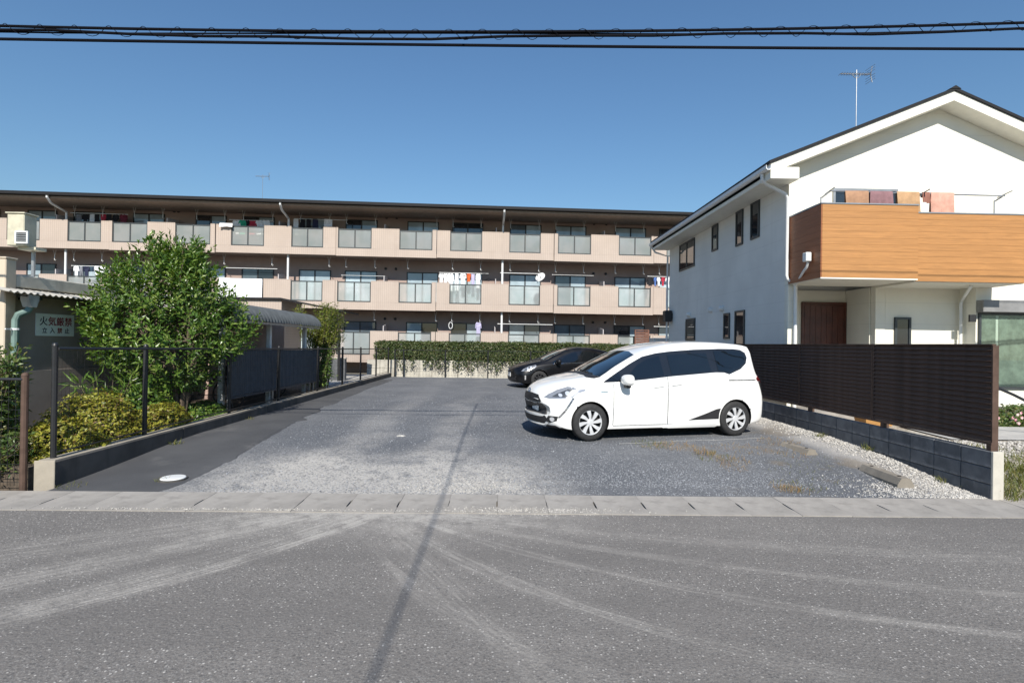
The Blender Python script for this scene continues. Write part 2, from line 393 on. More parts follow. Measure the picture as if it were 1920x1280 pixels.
# ------------------------------------------------------------------ mesh helpers
class MB:
    def __init__(s): s.v = []; s.f = []
    def add(s, vs, fs):
        k = len(s.v); s.v += [tuple(v) for v in vs]; s.f += [tuple(i + k for i in f) for f in fs]; return s
    def box(s, x0, x1, y0, y1, z0, z1):
        return s.add([(x, y, z) for x in (x0, x1) for y in (y0, y1) for z in (z0, z1)],
                     [(0, 1, 3, 2), (4, 6, 7, 5), (0, 4, 5, 1), (2, 3, 7, 6), (0, 2, 6, 4), (1, 5, 7, 3)])
    def bbox(s, x0, x1, y0, y1, z0, z1, b=.01):   # box with chamfered edges
        bm = bmesh.new(); bmesh.ops.create_cube(bm, size=1)
        for v in bm.verts: v.co = Vector(((x0 + x1) / 2 + v.co.x * (x1 - x0), (y0 + y1) / 2 + v.co.y * (y1 - y0), (z0 + z1) / 2 + v.co.z * (z1 - z0)))
        bmesh.ops.bevel(bm, geom=bm.edges[:], offset=b, segments=1, affect='EDGES')
        bm.verts.index_update(); s.add([v.co for v in bm.verts], [[v.index for v in f.verts] for f in bm.faces]); bm.free(); return s
    def tube(s, pts, r, n=8, cap=True):
        pts = [Vector(p) for p in pts]; rs = r if isinstance(r, (list, tuple)) else [r] * len(pts)
        rings = []; prev = None
        for i, p in enumerate(pts):
            d = (pts[min(i + 1, len(pts) - 1)] - pts[max(i - 1, 0)]).normalized()
            if prev is None:
                a = d.orthogonal().normalized()
            else:
                a = prev - d * prev.dot(d)
                a = a.normalized() if a.length > 1e-6 else d.orthogonal().normalized()
            prev = a; b = d.cross(a)
            rings.append([p + (a * math.cos(2 * math.pi * k / n) + b * math.sin(2 * math.pi * k / n)) * rs[i] for k in range(n)])
        vs = [v for rg in rings for v in rg]; fs = []
        for i in range(len(rings) - 1):
            for k in range(n): fs.append((i * n + k, i * n + (k + 1) % n, (i + 1) * n + (k + 1) % n, (i + 1) * n + k))
        if cap: fs.append(tuple(range(n))[::-1]); fs.append(tuple((len(rings) - 1) * n + k for k in range(n)))
        return s.add(vs, fs)
    def prism(s, poly, axis, a, b):               # polygon in the two other axes, extruded along axis from a to b
        def P(u, v, w): return {'x': (w, u, v), 'y': (u, w, v), 'z': (u, v, w)}[axis]
        n = len(poly); vs = [P(u, v, a) for u, v in poly] + [P(u, v, b) for u, v in poly]
        fs = [tuple(range(n)), tuple(range(2 * n - 1, n - 1, -1))] + [(i, n + i, n + (i + 1) % n, (i + 1) % n) for i in range(n)]
        return s.add(vs, fs)
    def lathe(s, prof, origin, axis='y', n=24, close=True):  # profile (radius, along)
        vs = []; o = Vector(origin)
        for r, h in prof:
            for k in range(n):
                c, d = math.cos(2 * math.pi * k / n) * r, math.sin(2 * math.pi * k / n) * r
                vs.append(o + Vector({'y': (c, h, d), 'z': (c, d, h), 'x': (h, c, d)}[axis]))
        m = len(prof); fs = []
        for i in range(m - 1):
            for k in range(n): fs.append((i * n + k, i * n + (k + 1) % n, (i + 1) * n + (k + 1) % n, (i + 1) * n + k))
        if close: fs.append(tuple(range(n))); fs.append(tuple((m - 1) * n + k for k in range(n)))
        return s.add(vs, fs)
    def leaf(s, p, d, nrm, L, W, fold=.18, droop=.1):
        side = d.cross(nrm)
        if side.length < 1e-5: side = d.orthogonal()
        side.normalize(); nn = side.cross(d).normalized()
        m = p + d * L * .45
        return s.add([p, m + side * W * .5 + nn * L * fold * .5, m, m - side * W * .5 + nn * L * fold * .5, p + d * L - nn * L * droop],
                     [(0, 2, 1), (0, 3, 2), (1, 2, 4), (2, 3, 4)])
    def build(s, name, mat, parent=None, local=False, smooth=False, angle=35):
        me = bpy.data.meshes.new(name)
        off = Vector((0, 0, 0))
        if parent is not None and not local:
            q = parent
            while q is not None: off += q.location; q = q.parent
        me.from_pydata([Vector(v) - off for v in s.v], [], s.f)
        bm = bmesh.new(); bm.from_mesh(me); bmesh.ops.recalc_face_normals(bm, faces=bm.faces); bm.to_mesh(me); bm.free()
        me.materials.append(M[mat] if isinstance(mat, str) else mat)
        if smooth:
            me.shade_smooth(); me.set_sharp_from_angle(angle=R(angle))
        o = bpy.data.objects.new(name, me); col.objects.link(o)
        if parent is not None: o.parent = parent
        return o
    def raw(s, name, mat, parent=None):           # no normal fixing: for foliage and thousands of pieces
        me = bpy.data.meshes.new(name); off = Vector((0, 0, 0))
        q = parent
        while q is not None: off += q.location; q = q.parent
        me.from_pydata([(v[0] - off.x, v[1] - off.y, v[2] - off.z) for v in s.v], [], s.f)
        me.materials.append(M[mat] if isinstance(mat, str) else mat)
        o = bpy.data.objects.new(name, me); col.objects.link(o)
        if parent is not None: o.parent = parent
        return o

def tag(o, label=None, cat=None, group=None, kind=None):
    if label: o['label'] = label
    if cat: o['category'] = cat
    if group: o['group'] = group
    if kind: o['kind'] = kind
    return o
def thing(name, label, cat, loc=(0, 0, 0), rz=0, group=None):
    o = bpy.data.objects.new(name, None); col.objects.link(o); o.location = loc; o.rotation_euler.z = rz
    o.empty_display_size = .1
    return tag(o, label, cat, group)
def struct(name, mb, mat, label=None):
    o = mb.build(name, mat); o['kind'] = 'structure'
    if label: o['label'] = label
    return o
def inst(src, name, parent, loc):
    o = bpy.data.objects.new(name, src.data); col.objects.link(o); o.parent = parent; o.location = loc; return o
def on_x(px, py, X):
    r = ray(px, py); return Vector((0, 0, CAMH)) + r * (X / r.x)

def interp(tab, x):
    """smooth (monotone) interpolation of a table [(x, value), ...]"""
    if x <= tab[0][0]: return tab[0][1]
    if x >= tab[-1][0]: return tab[-1][1]
    n = len(tab); d = [(tab[i + 1][1] - tab[i][1]) / (tab[i + 1][0] - tab[i][0]) for i in range(n - 1)]
    m = [d[0]] + [0 if d[i - 1] * d[i] <= 0 else 2 * d[i - 1] * d[i] / (d[i - 1] + d[i]) for i in range(1, n - 1)] + [d[-1]]
    for i in range(n - 1):
        if x <= tab[i + 1][0]:
            h = tab[i + 1][0] - tab[i][0]; t = (x - tab[i][0]) / h
            return (2 * t ** 3 - 3 * t * t + 1) * tab[i][1] + (t ** 3 - 2 * t * t + t) * h * m[i] + (-2 * t ** 3 + 3 * t * t) * tab[i + 1][1] + (t ** 3 - t * t) * h * m[i + 1]
# ================================================================== SETTING
KX0, KX1 = -5.17, -4.95                       # low kerb wall on the left
WX0, WX1 = 5.58, 5.70                         # block wall on the right
mb = MB(); ys = [-80, 0, 5.3, 5.95] + [5.95 + .4 * i for i in range(1, 10)] + [30, 80, 500]
for i, y in enumerate(ys):
    z = (gz(y) - .07) if y > 5.96 else -.05
    mb.v += [(-500, y, z), (500, y, z)]
    if i: mb.f.append((2 * i - 2, 2 * i - 1, 2 * i + 1, 2 * i))
struct('ground', mb, 'ground_earth', 'bare ground around the plots')
mb = MB(); mb.add([(-90, -4.5, 0), (90, -4.5, 0), (90, 5.35, 0), (-90, 5.35, 0)], [(0, 1, 2, 3)])
struct('road', mb, 'asphalt_road', 'grey asphalt road with pale curved tyre dust marks')
# parking lot: one uneven sheet
mb = MB(); nx, ny = 44, 76; x0, x1, y0, y1 = KX1 - .02, WX0 + .02, 5.955, 24.35
for j in range(ny + 1):
    for i in range(nx + 1):
        x = x0 + (x1 - x0) * i / nx; y = y0 + (y1 - y0) * (j / ny) ** 1.25
        z = gz(y) + .012 * mnoise.noise(Vector((x * .9, y * .9, 0))) * sstep((y - 6) / .6)
        z += .07 * sstep((x - 4.95) / .55) * sstep((y - 6.0) / 1.5)
        mb.v.append((x, y, z))
for j in range(ny):
    for i in range(nx): k = j * (nx + 1) + i; mb.f.append((k, k + 1, k + nx + 2, k + nx + 1))
def lotz(x, y): return gz(y) + .012 * mnoise.noise(Vector((x * .9, y * .9, 0))) * sstep((y - 6) / .6) + .07 * sstep((x - 4.95) / .55) * sstep((y - 6.0) / 1.5)
lot = struct('parking_lot', mb, 'worn_gravel_asphalt', 'worn dark gravelly parking lot with dusty ruts'); lot.data.shade_smooth()
# patched strip of newer asphalt along the left kerb wall
edge = [(5.955, -3.72), (6.3, -3.66), (7.4, -3.58), (8.6, -3.72), (9.6, -3.80), (10.4, -3.9), (10.6, -3.78), (11.0, -4.02), (11.9, -3.97), (12.6, -4.2), (13.6, -4.12), (15, -4.28), (16.6, -4.3), (18, -4.42), (20, -4.4), (22.3, -4.45)]
mb = MB(); prev = None
pts = []
for a, b in zip(edge, edge[1:]):
    n = max(2, int((b[0] - a[0]) / .09))
    for k in range(n):
        t = k / n; pts.append((a[0] + (b[0] - a[0]) * t, a[1] + (b[1] - a[1]) * t + random.gauss(0, .012)))
rows = []
for y, xe in pts:
    e_ = sstep((y - 5.94) / .25); rows.append([(KX1 + .001, y, gz(y) + .002 + .014 * e_), (KX1 + (xe - KX1) * .5, y, gz(y) + .002 + .016 * e_), (xe - .05, y, gz(y) + .002 + .015 * e_), (xe, y, gz(y) - .004)])
mb.v = [p for r in rows for p in r]
for j in range(len(rows) - 1):
    for i in range(3): k = j * 4 + i; mb.f.append((k, k + 1, k + 5, k + 4))
struct('asphalt_patch', mb, 'asphalt_new', 'dark smooth asphalt strip along the left kerb wall')
# kerb slabs
kerb = bpy.data.objects.new('kerb', None); col.objects.link(kerb); kerb['kind'] = 'structure'; kerb['label'] = 'row of concrete gutter slabs between road and parking lot'
PW = .515
def slab_mesh(notch):
    a, b = .0012, PW - .0012; out = [(a, 5.352), (b, 5.352)]
    if notch: out += [(b, 5.50), (b - .012, 5.54), (b - .014, 5.70), (b, 5.735)]
    out += [(b, 5.952), (a, 5.952)]
    if notch: out += [(a, 5.74), (a + .006, 5.70), (a + .004, 5.56), (a, 5.52)]
    mb = MB(); n = len(out); zt_ = lambda y: .008 + (y - 5.352) * .026
    mb.add([(x, y, zt_(y)) for x, y in out] + [(x, y, -.045) for x, y in out], [tuple(range(n)), tuple(range(2 * n - 1, n - 1, -1))] + [(k, n + k, n + (k + 1) % n, (k + 1) % n) for k in range(n)])
    return mb
slabs = [slab_mesh(True).build('kerb_slab', 'concrete_kerb', kerb), slab_mesh(False).build('kerb_slab', 'concrete_kerb', kerb)]
rk = random.Random(5)
for k in range(46):
    loc = (-4.65 + PW * (k - 20), rk.gauss(0, .003), rk.gauss(0, .0018))
    if k < 2: slabs[k].location = loc
    else: inst(slabs[0] if rk.random() < .72 else slabs[1], 'kerb_slab', kerb, loc)
# left planting bed and the yard behind it
mb = MB(); mb.box(-16, KX0 - .002, 6.12, 24.3, -.05, .235)
struct('planting_bed', mb, 'soil', 'dark soil of the planting bed behind the left kerb wall')
mb = MB(); mb.add([(-5.9, 16.4, .24), (KX0 - .01, 16.4, .24), (KX0 - .01, 24.2, .24), (-8, 24.2, .24)], [(0, 1, 2, 3)])
struct('path', mb, 'walkway', 'pale paved path beyond the bushes')
# right garden
mb = MB(); gy = [5.9, 6.3, 6.9, 7.6, 8.4, 30]
for i, y in enumerate(gy):
    z = .0 + .24 * sstep((y - 5.7) / 2.2)
    mb.v += [(WX1 + .001, y, z), (40, y, z)]
    if i: mb.f.append((2 * i - 2, 2 * i - 1, 2 * i + 1, 2 * i))
struct('garden_ground', mb, 'garden_soil_gravel', 'pale gravel and earth of the house garden')
def gardenz(y): return .24 * sstep((y - 5.7) / 2.2)
mb = MB(); mb.add([(7.35, 8.55, .262), (16, 8.45, .262), (16, 10.0, .262), (7.55, 10.0, .262)], [(0, 1, 2, 3)])
struct('walkway', mb, 'walkway', 'concrete walkway in front of the house window')

# ------------------------------------------------------------------ left kerb wall and fences
kw = thing('kerb_wall', 'low weathered concrete kerb wall under the left mesh fence', 'wall', ((KX0 + KX1) / 2, 6.05, 0))
yy = 6.05
while yy < 24.2:
    L = 3.0 if yy > 6.1 else 2.4
    mb = MB(); mb.bbox(KX0, KX1, yy + .004, min(yy + L, 24.3) - .004, -.05, .325, .012); mb.build('wall_section', 'concrete_dark' if yy > 6.1 else 'concrete_dark', kw)  # shade of the inner side is put into this dark colour
    yy += L
mb = MB(); mb.bbox(KX0 - .004, KX1 + .004, 6.035, 6.0525, -.05, .33, .006); mb.build('end_face', 'concrete', kw)  # paler cap: sunlight on the wall end put into the colour
mb = MB(); mb.box(KX0 + .02, KX1 - .02, 6.07, 24.28, .3255, .333); mb.build('lit_top', 'concrete', kw)  # pale plate added so the top of the same wall looks sunlit
def topz(y): return 1.575 - .009 * (y - 6.2)
fl = thing('mesh_fence', 'black wire mesh fence on the left kerb wall', 'fence', (-5.08, 6.18, .325))
posts = [6.18, 7.73, 10.1, 12.3, 14.9, 17.2, 19.4, 21.8, 24.15]
for y in posts:
    mb = MB(); mb.tube([(-5.08, y, .3), (-5.08, y, topz(y) + .03)], .03, 10); mb.lathe([(.03, 0), (.034, .004), (.026, .03), (.006, .04)], (-5.08, y, topz(y) + .03), 'z', 10)
    mb.build('post', 'black_metal', fl, smooth=True)
def mesh_panel(mb, a, b, z0f, z1f, X, step=.055, wr=.0016):
    n = int((b - a) / step)
    for k in range(n + 1):
        y = a + (b - a) * k / n
        mb.tube([(X, y, z0f(y)), (X, y, z1f(y))], wr, 3, False)
    hh = z1f(a) - z0f(a); m = int(hh / (step * 1.9))
    for k in range(m + 1):
        t = k / m; mb.tube([(X, a, z0f(a) + (z1f(a) - z0f(a)) * t), (X, b, z0f(b) + (z1f(b) - z0f(b)) * t)], wr * 1.2, 3, False)
for i, (a, b) in enumerate(zip(posts, posts[1:])):
    mb = MB(); mb.tube([(-5.045, a, topz(a)), (-5.045, b, topz(b))], .018, 8); mb.build('top_rail', 'black_metal', fl, smooth=True)
    mb = MB(); mb.tube([(-5.045, a, .40), (-5.045, b, .40)], .01, 6); mb.build('bottom_rail', 'black_metal', fl, smooth=True)
    mb = MB(); mesh_panel(mb, a, b, lambda y: .40, topz, -5.045, .055 if i < 3 else .11, .0016 if i < 3 else .0022); mb.build('wire_mesh', 'black_metal', fl)
# street fence
fs = thing('street_fence', 'low dark wire fence beside the road in front of the shrub', 'fence', (-5.2, 6.02, 0))
for x in (-5.27, -7.25, -9.25):
    mb = MB(); mb.tube([(x, 6.02, -.05), (x, 6.02, 1.27)], .034, 10); mb.lathe([(.034, 0), (.037, .004), (.03, .03), (.006, .042)], (x, 6.02, 1.27), 'z', 10); mb.build('post', 'dark_brown_metal', fs, smooth=True)
for a, b in ((-7.25, -5.27), (-9.25, -7.25)):
    mb = MB()
    for k in range(12): mb.tube([(a, 6.0, .1 + k * .1 + (.02 if k > 10 else 0)), (b, 6.0, .1 + k * .1 + (.02 if k > 10 else 0))], .0028, 4, False)
    n = 26
    for k in range(n + 1): mb.tube([(a + (b - a) * k / n, 5.995, .06), (a + (b - a) * k / n, 5.995, 1.22)], .0022, 4, False)
    mb.build('wire_mesh', 'black_metal', fs)
    mb = MB(); mb.tube([(a, 6.0, 1.235), (b, 6.0, 1.235)], .016, 8); mb.build('top_rail', 'black_metal', fs, smooth=True)

# ------------------------------------------------------------------ right block wall with louvred fence
bw = thing('block_wall', 'low dark concrete block wall at the right edge of the lot', 'wall', ((WX0 + WX1) / 2, 5.96, 0))
BL, BH = .40, .19
mb = MB(); mb.bbox(0, WX1 - WX0, 0, BL - .008, 0, BH - .008, .006); blk = mb.build('block', 'concrete_block', bw, local=True); blk.location = (-(WX1 - WX0) / 2, 0, -.005)
for c in range(3):
    for k in range(24):
        if c == 0 and k == 0: continue
        inst(blk, 'block', bw, (-(WX1 - WX0) / 2 + random.gauss(0, .0012), k * BL + (.0 if c % 2 == 0 else 0), c * BH - .005))
mb = MB(); mb.box(WX0 + .012, WX1 - .012, 5.985, 5.96 + 24 * BL - .02, -.05, .545); mb.build('mortar', 'concrete_dark', bw)
mb = MB(); mb.bbox(WX0 - .002, WX1 + .004, 5.925, 5.957, -.05, .562, .004); mb.build('end_face', 'concrete_pale', bw)
ff = thing('louvre_fence', 'dark brown louvred screen fence on the block wall', 'fence', ((WX0 + WX1) / 2, 5.99, .565))
FX = (WX0 + WX1) / 2; fz0, fz1 = .655, 1.765; PN = 18
slat0 = None; pitch = (fz1 - fz0 - .064) / (PN - 1)
for p_ in range(5):
    ya = 5.99 + p_ * 1.985; yb = ya + 1.975
    mb = MB(); mb.box(FX - .016, FX + .022, ya, ya + .02, fz0, fz1); mb.box(FX - .016, FX + .022, yb - .02, yb, fz0, fz1)
    mb.box(FX - .024, FX + .024, ya, yb, fz1 + .001, fz1 + .018); mb.box(FX - .024, FX + .024, ya, yb, fz0 - .03, fz0 - .001)
    mb.build('panel_frame', 'dark_brown_metal', ff)
    for k in range(PN):
        if slat0 is None:
            mb = MB(); mb.prism([(-.020, -.004), (-.016, -.006), (.016, .052), (.013, .056)], 'y', .021, 1.975 - .021)
            # louvre leaning outward at the foot
            slat0 = mb.build('slat', 'dark_brown_metal', ff, local=True); slat0.location = (0, 0, fz0 + .012 - .565); continue
        inst(slat0, 'slat', ff, (0, ya - 5.99, fz0 + .012 - .565 + k * pitch))
for y in (5.99 + .03, 7.74, 9.6, 11.6, 13.6, 15.6):
    mb = MB(); mb.box(FX - .03, FX + .03, y - .03, y + .03, .5, fz0 - .031); mb.box(FX + .026, FX + .06, y - .025, y + .025, fz0 - .2, fz1); mb.build('post', 'dark_brown_metal', ff)

# ------------------------------------------------------------------ back wall, back fence
bkw = thing('retaining_wall', 'pale stained block retaining wall below the long hedge', 'wall', (0, 24.8, .1))
for k in range(26):
    for c in range(2):
        xa = -6.2 + k * .6; mb = MB(); mb.bbox(xa + .006, xa + .594, 24.8, 25.0, .1 + c * .4 + .004, .1 + (c + 1) * .4 - .004, .01)
        mb.build('block', 'concrete_pale', bkw)
mb = MB(); mb.box(-6.19, 9.39, 24.82, 24.98, .05, .895); mb.build('mortar', 'concrete_dark', bkw)
bf = thing('back_fence', 'thin dark mesh fence at the far end of the lot', 'fence', (0, 24.45, .15))
bx = [-4.85, -4.45, -2.55, -.6, 1.35, 3.3, 5.25]
for x in bx:
    mb = MB(); mb.tube([(x, 24.45, .1), (x, 24.45, 1.4)], .03, 8); mb.build('post', 'black_metal', bf, smooth=True)
for a, b in zip(bx, bx[1:]):
    mb = MB(); n = max(3, int((b - a) / .14))
    for k in range(n + 1): mb.tube([(a + (b - a) * k / n, 24.45, .2), (a + (b - a) * k / n, 24.45, 1.36)], .0028, 3, False)
    for k in range(8): mb.tube([(a, 24.45, .2 + k * .165), (b, 24.45, .2 + k * .165)], .0035, 3, False)
    mb.tube([(a, 24.45, 1.37), (b, 24.45, 1.37)], .014, 6); mb.build('wire_mesh', 'black_metal', bf)

# ================================================================== APARTMENT BLOCK
AA = math.atan(.048); AO = at(820, 643.3, 27.8); AO.z = .15
apt = thing('apartment_building', 'long three storey salmon tiled apartment block with frosted glass balconies', 'building', AO, AA)
ca, sa = math.cos(AA), math.sin(AA)
def fu(px, v, py=560):                        # photo column -> metres along the front, on the plane v behind the parapet face
    r = ray(px, py); o = Vector((-AO.x, -AO.y))
    # local = R^-1 (p - AO); local y = v
    ax, ay = o.x * ca + o.y * sa, -o.x * sa + o.y * ca
    dx, dy = r.x * ca + r.y * sa, -r.x * sa + r.y * ca
    t = (v - ay) / dy; return ax + dx * t
Z0 = .15
FL = [.70 - Z0, 3.40 - Z0, 6.15 - Z0]          # underside of each balcony slab (local z)
PT = [2.26 - Z0, 4.83 - Z0, 7.54 - Z0]         # parapet tops
U0, U1 = fu(-90, 0), fu(1500, 0); WV = 1.25    # window wall stands WV behind the parapet face
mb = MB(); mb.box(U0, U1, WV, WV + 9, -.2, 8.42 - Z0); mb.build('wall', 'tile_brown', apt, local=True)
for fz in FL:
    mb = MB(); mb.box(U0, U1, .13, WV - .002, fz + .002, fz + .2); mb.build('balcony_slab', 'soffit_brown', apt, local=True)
mb = MB(); mb.box(U0, U1, -.86, WV + 1, 8.42 - Z0, 8.50 - Z0); mb.build('eave_soffit', 'soffit_brown', apt, local=True)
mb = MB(); mb.prism([(-.95, 8.505 - Z0), (-.95, 8.69 - Z0), (5.5, 8.9 - Z0), (12, 8.69 - Z0), (12, 8.505 - Z0)], 'x', U0 - .2, U1 + .2); rf = mb.build('roof', 'roof_black', apt, local=True)
mb = MB(); mb.prism([(-1.08, 8.52 - Z0), (-1.08, 8.66 - Z0), (-1.06, 8.66 - Z0), (-1.04, 8.55 - Z0), (-.97, 8.55 - Z0), (-.955, 8.66 - Z0), (-.955, 8.52 - Z0)], 'x', U0 - .2, U1 + .2); mb.build('gutter', 'roof_black', apt, local=True)
n = 60
for k in range(n):                             # snow guards along the eave
    u = U0 + (U1 - U0) * (k + .5) / n; mb = MB(); mb.bbox(u - .04, u + .04, -.7, -.66, 8.69 - Z0, 8.75 - Z0, .01)
    o = mb.build('snow_guard', 'grey_metal', apt, local=True)
# parapets and glass panels: (start, end) columns of the glass as read on the top storey
glass = [(-64, -4), (12, 74), (126, 189), (211, 277), (329, 395), (433, 495), (546, 606), (634, 697), (749, 811), (844, 904), (955, 1014), (1046, 1108), (1160, 1221), (1250, 1312), (1360, 1420)]
joints = [205, 404, 630, 819, 1039, 1226]
row_shift = [(.0), (.0), (.0)]
win_px = [[(-60, 0), (52, 107), (138, 196), (250, 309), (367, 425), (455, 515), (562, 622), (648, 708), (764, 823), (848, 906), (956, 1015), (1041, 1099), (1153, 1211), (1236, 1292)]] * 3
rw = random.Random(3)
Ug = [(fu(a, 0, 455), fu(b, 0, 455)) for a, b in glass]
Uj = [fu(j, 0, 455) for j in joints]
def step_of(u):                               # neighbouring flats' parapets stand slightly forward or back
    k = sum(1 for j in Uj if u > j); return .0 if k % 2 == 0 else -.05
for f in range(3):
    z0, z1 = FL[f], PT[f]; gb = z0 + .34; gt = z1 - .03
    edges = [U0] + [x for g in Ug for x in g] + [U1]
    for i in range(0, len(edges), 2):         # solid parapet between glass panels, split at the joints
        a, b = edges[i], edges[i + 1]
        cuts = [a] + [j for j in Uj if a < j < b] + [b]
        for c, d in zip(cuts, cuts[1:]):
            s_ = step_of((c + d) / 2); ga = .014 if c in Uj else 0; gb_ = .014 if d in Uj else 0
            mb = MB(); mb.box(c + ga, d - gb_, s_, s_ + .13, z0 + .36, z1); mb.box(c + ga, d - gb_, s_ - .006, s_ + .14, z1 + .001, z1 + .03)
            mb.build('parapet', 'tile_salmon', apt, local=True)
    cuts = [U0] + Uj + [U1]
    for c, d in zip(cuts, cuts[1:]):          # lower band running on under the glass
        s_ = step_of((c + d) / 2)
        mb = MB(); mb.box(c + .014, d - .014, s_, s_ + .13, z0 - (.0 if s_ == 0 else .035), z0 + .357); mb.build('parapet_band', 'tile_salmon', apt, local=True)
    for a, b in Ug:
        s_ = step_of((a + b) / 2); m = (a + b) / 2; fr = .032
        mb = MB(); y0, y1 = s_ + .03, s_ + .09
        for (p, q) in ((a + .004, a + .055), (m - .03, m + .03), (b - .055, b - .004)): mb.box(p, q, y0, y1, z0 + .362, gt)
        mb.box(a + .056, m - .031, y0, y1, gt - .05, gt); mb.box(m + .031, b - .056, y0, y1, gt - .05, gt)
        mb.box(a + .056, m - .031, y0, y1, z0 + .362, z0 + .42); mb.box(m + .031, b - .056, y0, y1, z0 + .362, z0 + .42)
        fro = mb.build('balustrade', 'frame_grey', apt, local=True)
        for (p, q) in ((a + .056, m - .031), (m + .031, b - .056)):
            g = MB(); g.box(p, q, y0 + .02, y0 + .03, z0 + .421, gt - .051); g.build('glass_pane', 'glass_frosted', fro, local=True)
    for wi, (pa, pb) in enumerate(win_px[f]):
        a, b = fu(pa, WV, 440), fu(pb, WV, 440); zt = z0 + 2.12; zb = z0 + .22; m = (a + b) / 2
        mb = MB(); y0, y1 = WV - .05, WV - .002; t_ = .05
        mb.box(a, a + t_, y0, y1, zb, zt); mb.box(b - t_, b, y0, y1, zb, zt); mb.box(a + t_, b - t_, y0, y1, zt - t_, zt); mb.box(a + t_, b - t_, y0, y1, zb, zb + t_)
        mb.box(m - .035, m + .035, y0 + .004, y1 - .004, zb + t_, zt - t_)
        fro = mb.build('window', 'black_metal', apt, local=True)
        for k, (p, q) in enumerate(((a + t_, m - .035), (m + .035, b - t_))):
            g = MB(); g.box(p + .001, q - .001, WV - (.03 if k else .02), WV - (.022 if k else .012), zb + t_ + .001, zt - t_ - .001)
            g.build('pane', rw.choice(['glass_sky_curtain', 'glass_mid', 'glass_sky_curtain', 'glass_sky_curtain', 'glass_dark']), fro, local=True)
    for px in (118, 322, 529, 724, 930, 1130, 1330):   # partition boards between flats
        u = fu(px, .6, 440); s_ = 0
        mb = MB(); mb.prism([(.16, z0 + .2), (.16, z1 + .30), (WV - .04, z1 + .42), (WV - .04, z0 + .2)], 'x', u - .02, u + .02)
        mb.build('partition', 'partition_grey', apt, local=True)
    for px in (327, 335, 722 + 3, 744, 1114, 1137):      # dark round vents high on the wall
        u = fu(px, WV, 405); mb = MB(); mb.lathe([(.07, 0), (.07, -.05), (.05, -.07)], (u, WV - .001, z0 + 2.28), 'y', 12); mb.build('vent', 'dark_plastic', apt, local=True)
    for (pa, pb) in win_px[f]:                            # V-shaped drying-pole hangers under each ceiling
        ceil = (FL[f + 1] if f < 2 else 8.42 - Z0)
        for t in (.02, .93):
            if rw.random() < .15: continue
            u = fu(pa + (pb - pa) * t, .55, 440); mb = MB()
            mb.tube([(u - .07, .55, ceil - .005), (u, .55, ceil - .3)], .008, 5); mb.tube([(u + .07, .55, ceil - .005), (u, .55, ceil - .3)], .008, 5)
            mb.tube([(u, .55, ceil - .3), (u, .55, ceil - .52)], .016, 6); mb.tube([(u, .55, ceil - .52), (u + .05, .55, ceil - .55), (u + .07, .55, ceil - .5)], .008, 5)
            mb.build('drying_bracket', 'white_plastic', apt, local=True)
for px in (124, 541, 943, 1345):               # downpipes
    u = fu(px, .25, 440); uu = fu(px, .25, 440)
    mb = MB(); mb.tube([(uu, -.98, 8.52 - Z0), (uu, -.98, 8.42 - Z0), (uu, -.75, 8.2 - Z0), (uu, .22, 8.0 - Z0), (uu, .25, 7.8 - Z0), (uu, .25, 0)], .055, 8); mb.build('downpipe', 'white_plastic', apt, smooth=True, local=True)
# slatted brown screen and a dish
def apt_pt(px, py, v):                         # point on plane v in world space
    u = fu(px, v, py); r = ray(px, py)
    p = Vector((AO.x + u * ca - v * sa, AO.y + u * sa + v * ca, 0)); p.z = CAMH + r.z * (p.y / r.y); return p
p0, p1 = apt_pt(1190, 640, -.3), apt_pt(1217, 640, -.3)
scr = thing('slatted_screen', 'brown slatted privacy screen by the ground floor balcony at the block end', 'screen', (p0.x, p0.y, .15), AA)
W_ = (p1 - p0).length
mb = MB(); mb.box(0, .06, 0, .06, 0, 2.42); mb.box(W_ - .06, W_, 0, .06, 0, 2.42); mb.box(.061, W_ - .061, 0, .06, 2.36, 2.42); mb.build('frame', 'screen_brown', scr, local=True)
for k in range(18):
    mb = MB(); mb.box(.061, W_ - .061, .01, .04, .1 + k * .124, .2 + k * .124); mb.build('slat', 'screen_brown', scr, local=True)
pd = apt_pt(1013, 519, -.1)
dish = thing('satellite_dish', 'white satellite dish on the second floor balcony rail beside an empty pole', 'satellite dish', pd)
mb = MB(); prof = [(.0 + r_ * .045, .05 * (r_ / 6) ** 2) for r_ in range(1, 7)]
q = MB(); q.lathe(prof, (0, 0, 0), 'y', 20, False); q.lathe([(p_[0], p_[1] - .012) for p_ in prof], (0, 0, 0), 'y', 20, False)
rot = Matrix.Rotation(R(-35), 4, 'Z') @ Matrix.Rotation(R(-30), 4, 'X') @ Matrix.Rotation(R(180), 4, 'Z') @ Matrix.Translation((0, -.05, 0))
q.v = [tuple(rot @ Vector(v)) for v in q.v]; q.build('reflector', 'white_paint', dish, local=True, smooth=True)
mb = MB(); mb.tube([(0, .05, 0), (0, .12, -.15), (0, .12, -.45)], .02, 6); mb.tube([rot @ Vector((0, -.02, -.2)), rot @ Vector((0, .3, -.1))], .012, 5); mb.tube([rot @ Vector((0, .27, -.12)), rot @ Vector((0, .35, -.06))], .03, 6); mb.build('arm', 'grey_metal', dish, local=True)
